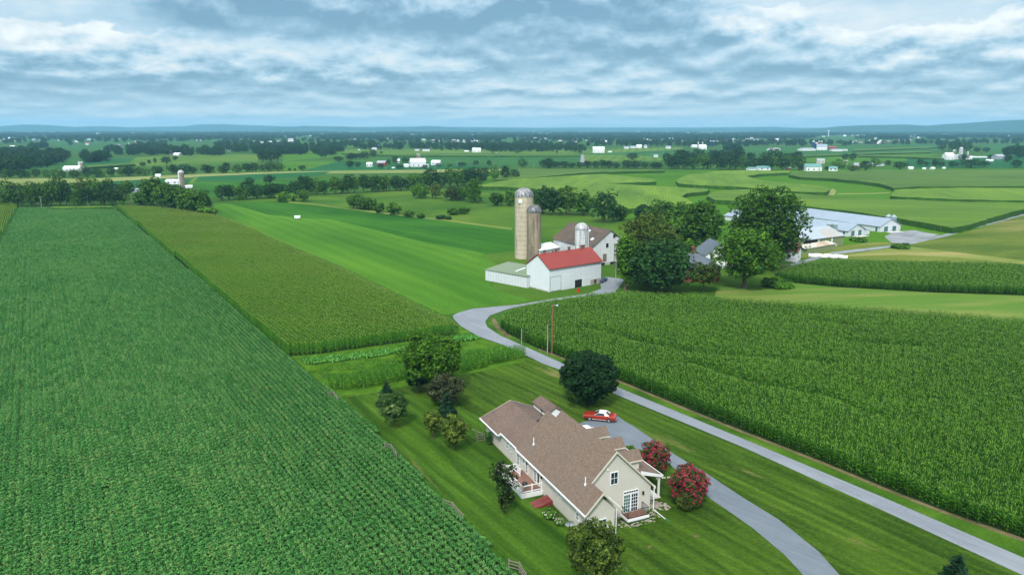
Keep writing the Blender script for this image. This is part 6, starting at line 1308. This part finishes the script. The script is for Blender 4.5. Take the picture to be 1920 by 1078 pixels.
FB = [(322, 346, 24, 9, 'white barn roofs left of the grey brown silo', 'house_white', 'roof_white'), (354, 353, 14, 5, 'low white shed right of the grey brown silo', 'house_white', 'roof_white'), (296, 333, 9, 6, 'small white building above the diagonal tree row', 'house_white', 'roof_white'), (214, 358, 12, 7, 'white house with grey roof behind the left wood', 'house_white', 'roof_steel'), (224, 362, 10, 7, 'smaller white house with grey roof beside it', 'house_white', 'roof_steel'), (254, 362, 18, 8, 'white house behind the left wood near the diagonal row', 'house_white', 'roof_steel'),
      (133, 323, 30, 11, 'long white barn left of twin silos in the far left', 'house_white', 'roof_white'), (146, 322, 10, 8, 'white shed touching the far left silos', 'house_white', 'roof_white'), (201, 299, 8, 5, 'pale grey roof beside trees at far left', 'house_white', 'roof_white'), (218, 318, 6, 3, 'tiny white shed in the second left hedgerow', 'house_white', 'roof_white'), (23, 277, 9, 3.5, 'small white house at far left among trees', 'house_white', 'roof_white'), (163, 272, 6, 4.5, 'small white barn in the far left field', 'house_white', 'barn_red'), (219, 275, 14, 4, 'grey barn in the far left field', 'roof_grey', 'roof_steel'), (258, 274, 14, 5, 'grey barn beside far small silos', 'roof_grey', 'roof_steel'), (330, 292, 17, 5, 'white farm among trees left of centre', 'house_white', 'roof_white'), (322, 290, 8, 5, 'pinkish roofed farm building left of centre', 'house_white', 'roof_grey'),
      (430, 284, 5, 3, 'tiny white house in front of far trees', 'house_white', 'roof_steel'), (474, 284, 8, 4, 'small white house left of the far clump', 'house_white', 'roof_steel'), (620, 289, 10, 4, 'pale house beside the far round tree', 'house_white', 'roof_white'),
      (466, 269, 22, 3.5, 'long low pale shed in the far village', 'house_white', 'roof_white'), (488, 270, 12, 4, 'white house left in the far village row', 'house_white', 'roof_steel'), (505, 270, 9, 5, 'white house in the far village row', 'house_white', 'roof_white'), (515, 270, 6, 5, 'narrow white house in the far village row', 'house_white', 'roof_steel'), (522, 271, 6, 7, 'tall white building in the far village row', 'house_white', 'roof_steel'), (532, 271, 7, 4, 'last white house of the far village row', 'house_white', 'roof_white'), (545, 268, 9, 8, 'large pale house right of the far village row', 'house_white', 'roof_grey'),
      (692, 313, 12, 8, 'white dome like shed left of the red barn', 'house_white', 'roof_white'), (714, 311, 19, 9, 'red barn with pale roof in the middle distance', 'barn_red', 'roof_grey'), (747, 306, 6, 8, 'narrow white house between dark trees', 'house_white', 'roof_white'), (737, 316, 6, 2, 'low white trailer beside the distant road', 'white_paint', 'roof_white'), (762, 314, 10, 6, 'small white shed left of the long white barn', 'house_white', 'roof_white'), (785, 313, 34, 15, 'long white barn with pale roof in the middle distance', 'house_white', 'roof_white'), (816, 310, 20, 9, 'second white barn right of the long white one', 'house_white', 'roof_white'), (800, 314, 8, 6, 'white shed at the corner of the long white barn', 'house_white', 'roof_steel'),
      (702, 281, 14, 4, 'pale farm with a small silo on the light field', 'house_white', 'roof_grey'), (673, 282, 5, 1.5, 'white vehicle shed on the light field', 'house_white', 'roof_white'), (799, 284, 14, 4, 'grey white farm above the green field', 'house_white', 'roof_grey'), (782, 283, 8, 3, 'low shed left of the grey white farm', 'house_white', 'roof_grey'), (894, 286, 17, 8, 'white church like barn in the distance', 'house_white', 'roof_white'), (875, 285, 9, 2.5, 'low white shed left of the church like barn', 'house_white', 'roof_white'), (930, 288, 4, 1.6, 'tiny white shed below the large dark tree', 'house_white', 'roof_white'), (966, 275, 12, 4, 'white building at the edge of the far wood', 'house_white', 'roof_white'), 
      (1122.5, 287, 22, 11, 'big white barn with broad roof beside the distant lane', 'house_white', 'roof_white'), (1144, 286, 7, 2, 'low shed right of the big distant barn', 'house_white', 'roof_white'), (1175, 279, 10, 4, 'left white house of the four above the green field', 'house_white', 'roof_steel'), (1187, 278, 12, 4, 'white house with grey roof above the green field', 'house_white', 'roof_steel'), (1198, 278, 11, 6, 'larger white house above the green field', 'house_white', 'roof_white'), (1211, 278, 6, 6, 'narrow white house above the green field', 'house_white', 'roof_steel'), (1254, 279, 10, 5, 'white gabled house beyond the green field', 'house_white', 'roof_steel'), (1230, 295, 8, 5, 'small white house among poles and bushes', 'house_white', 'roof_steel'), (1346, 294, 4, 3, 'tiny white gable left of the dark roofed house', 'house_white', 'roof_steel'), (1359, 294, 15, 3.5, 'long dark roofed house behind the grove', 'house_white', 'slate'),
      (1303, 277, 12, 5, 'white shed of the farm with twin blue silos', 'house_white', 'roof_white'), (1318, 281, 15, 9, 'white barn of the farm with twin blue silos', 'house_white', 'roof_white'), (1411, 320, 17, 6, 'white shed with teal roof behind the curved corn', 'house_white', 'roof_teal'), (1434, 320, 28, 8, 'longer white shed with teal roof behind the curved corn', 'house_white', 'roof_teal'), (1479, 319, 7, 6, 'small red shed at the foot of the grove', 'barn_red', 'roof_grey'), (1526, 321, 30, 13, 'white house with teal roof behind the corn', 'house_white', 'roof_teal'), (1562, 321, 18, 8, 'white gabled shed right of the teal roofed house', 'house_white', 'roof_teal'), (1539, 307, 15, 9, 'beige house with grey roof above the teal roofed one', 'siding_beige', 'roof_grey'), (1586, 308, 9, 7, 'brick and pale house between round trees', 'siding_beige', 'roof_grey'), (1606, 312, 10, 6, 'beige house partly hidden by dark trees', 'siding_beige', 'roof_grey'),
      (1455, 283, 24, 5, 'pale pink long shed in the right distance', 'house_white', 'roof_grey'), (1518, 283, 34, 5, 'long low shed of the farm with blue silos', 'house_white', 'roof_grey'), (1541, 282, 22, 11, 'white barn of the farm with blue silos', 'house_white', 'roof_steel'), (1562, 279, 16, 4, 'red roofed shed right of the blue silo farm', 'barn_red', 'barn_red'), (1570, 284, 20, 4, 'low pale sheds right of the blue silo farm', 'house_white', 'roof_grey'), (1585, 283, 9, 3, 'last low shed of the blue silo farm', 'house_white', 'roof_grey'),
      (1782, 300, 20, 13, 'white barn of the farm with three silos', 'house_white', 'roof_white'), (1796, 299, 14, 9, 'grey white barn beside it at the silo farm', 'house_white', 'roof_grey'), (1817, 300, 12, 7, 'white shed right of the silo farm tree', 'house_white', 'roof_white'), (1837, 296, 30, 2, 'low white feed lot shelters of the silo farm', 'house_white', 'roof_white'), (1877, 299, 22, 9, 'grey barn near the right edge', 'roof_grey', 'roof_grey'), (1856, 303, 14, 3.5, 'low white shed left of the grey barn', 'house_white', 'roof_white'), (1708, 318, 9, 5, 'small white shed left of the row by the corn', 'house_white', 'roof_white'), (1733, 318, 6, 3, 'tiny white shed in the row by the corn', 'house_white', 'roof_white'), (1750, 318, 9, 4, 'white box shed in the row by the corn', 'house_white', 'roof_white'), (1770, 317, 5, 3, 'last white shed in the row by the corn', 'house_white', 'roof_white'), (1633, 309, 10, 3.5, 'white van like shed left among parked vehicles', 'house_white', 'roof_steel'), (1653, 311, 10, 3, 'long white van like shed among parked vehicles', 'house_white', 'roof_steel'), (1645, 312, 6, 2.5, 'small white trailer among parked vehicles', 'house_white', 'roof_steel')]
for q in FB: far_house(q[0], q[1], q[2], q[3], q[4], q[5], q[6], turn=trng.uniform(-.35, .35))
for q in [(150.5, 322, 303, 4.6, 'left of two small silos at the far left white barn', 'stave_white', 'dome_grey'), (155, 322, 303, 5, 'brownish right one of two small silos at the far left', 'stave_old', 'dome_grey'), (255, 275, 264, 3.5, 'grey silo beside the far grey barn', 'stave_old', 'dome_grey'), (242, 275, 267, 2.2, 'thin pale silo left of the far grey barn', 'stave_white', 'dome_grey'), (321, 291, 280, 3, 'silo of the white farm left of centre', 'stave_white', 'dome_grey'), (711, 281, 272, 3.6, 'silo of the pale farm on the light field', 'stave_white', 'dome_grey'),
          (783.5, 303, 288, 4, 'grey silo rising behind the long white barn', 'stave_old', 'dome_grey'), (787, 303, 289, 3.4, 'second silo behind the long white barn', 'stave_old', 'dome_grey'), (889, 285, 276, 2.6, 'white silo of the church like barn', 'stave_white', 'dome_grey'), (1332, 275, 264, 2.8, 'left one of the twin blue silos', 'silo_blue', 'roof_white'), (1337, 275, 264, 2.8, 'right one of the twin blue silos', 'silo_blue', 'roof_white'), (1317, 276, 266, 2.4, 'pale silo behind the white barn with twin silos', 'stave_white', 'dome_grey'), (1309, 276, 266, 2.4, 'pale silo left behind the white barn with twin silos', 'stave_white', 'dome_grey'),
          (1524.5, 279, 264, 5.2, 'tall dark blue silo at the left of the distant farm', 'silo_blue', 'dome_grey'), (1530, 279, 267, 5.6, 'shorter dark blue silo of the distant farm', 'silo_blue', 'dome_grey'), (1534.5, 277, 264, 4, 'reddish silo between the blue ones and the barn', 'chimney_rust', 'dome_grey'), (1539.5, 277, 264, 4, 'grey silo behind the distant white barn', 'stave_old', 'dome_grey'), (1800, 298, 276, 6.6, 'tallest white silo of the right farm', 'stave_white', 'dome_grey'), (1787, 299, 281, 5.4, 'grey silo left of the tallest one', 'stave_old', 'dome_grey'), (1814, 294, 284, 3.6, 'small silo right of the tallest one', 'stave_white', 'dome_grey'), (1706, 267, 260, 3.6, 'white water tank in the right distance', 'stave_white', 'dome_grey')]:
    far_silo(*q)
# water tower near the horizon
x, y, _ = at(1553, 256); t = thing('water_tower', 'white water tower rising above the horizon trees on the right', 'water tower', (x, y, 0)); s_ = pj(x, y, 0)[2]/FPX
b = MB().cyl(0, 0, 0, 9.5*s_, .75*s_, 10, .55*s_); b.build('shaft', 'white_paint', t); b = MB(); b.dome(0, 0, 9.8*s_, 1.7*s_, 1.3*s_, 14, 5); b.cyl(0, 0, 8.9*s_, 9.8*s_, .6*s_, 14, 1.7*s_); b.build('tank', 'white_paint', t)
fl('distant_road', [(1086,310),(1096,310),(1096,303),(1095,290),(1090,290),(1088,300)], 'gravel')
# scattered homesteads further out, each an object
hr = random.Random(3); CL = [(hr.uniform(0, 1920), 250+hr.random()**1.5*18) for _ in range(36)]
walls_ = ['house_white']*6+['siding_beige']*2+['roof_grey']*2+['barn_red']; roofs_ = ['roof_white', 'roof_steel', 'roof_grey', 'slate', 'shingle_barn']
for i in range(280):
    if i % 3: c = hr.choice(CL); px = c[0]+hr.gauss(0, 30); py = c[1]+hr.gauss(0, 1.2)
    else: px = hr.uniform(-60, 1980); py = 249+hr.random()**1.3*20
    py = max(248.6, min(270, py)); s = (py-241)/20
    if (500 < px < 560 and py > 262) or (1500 < px < 1600 and py > 266): continue
    zone = 'far left' if px < 480 else 'left of centre' if px < 960 else 'right of centre' if px < 1440 else 'far right'; dz = 'near the horizon' if py < 256 else 'in the hazy middle plain'
    far_house(px, py, hr.uniform(2.0, 5.5)*(1+s*.6)*(2.2 if hr.random() < .08 else 1), hr.uniform(1.4, 2.4)*(.7+s*.8), f'one of the small pale buildings {dz} at the {zone}' if 'left' in zone and 'far' in zone or zone == 'far right' else f'one of the small pale buildings {dz} {zone}', hr.choice(walls_), hr.choice(roofs_), group=f'small buildings {dz}, {zone}', name='distant_house', cat='house', parts=False)
# thin poles in the middle distance
for px, py, tp, lb in [(723.5, 325, 313, 'thin pale pole before the red barn in the distance'), (816, 318, 306, 'thin pale pole right of the long white barn'), (669.5, 332, 322, 'thin pale pole above the long hedgerow'), (857, 313, 303, 'leftmost thin pole in the open green field'), (892.5, 312, 302, 'thin pole in front of a round field tree'), (926.5, 313, 303, 'thin pole right of the second round field tree'), (1221, 295, 284, 'thin pole left of the small white house'), (1243, 295, 284, 'thin pole right of the small white house'), (1000.5, 316, 307, 'short wooden pole at the low hedgerow')]:
    pole(px, py, tp, 'pole_grey', lb, .16, True)
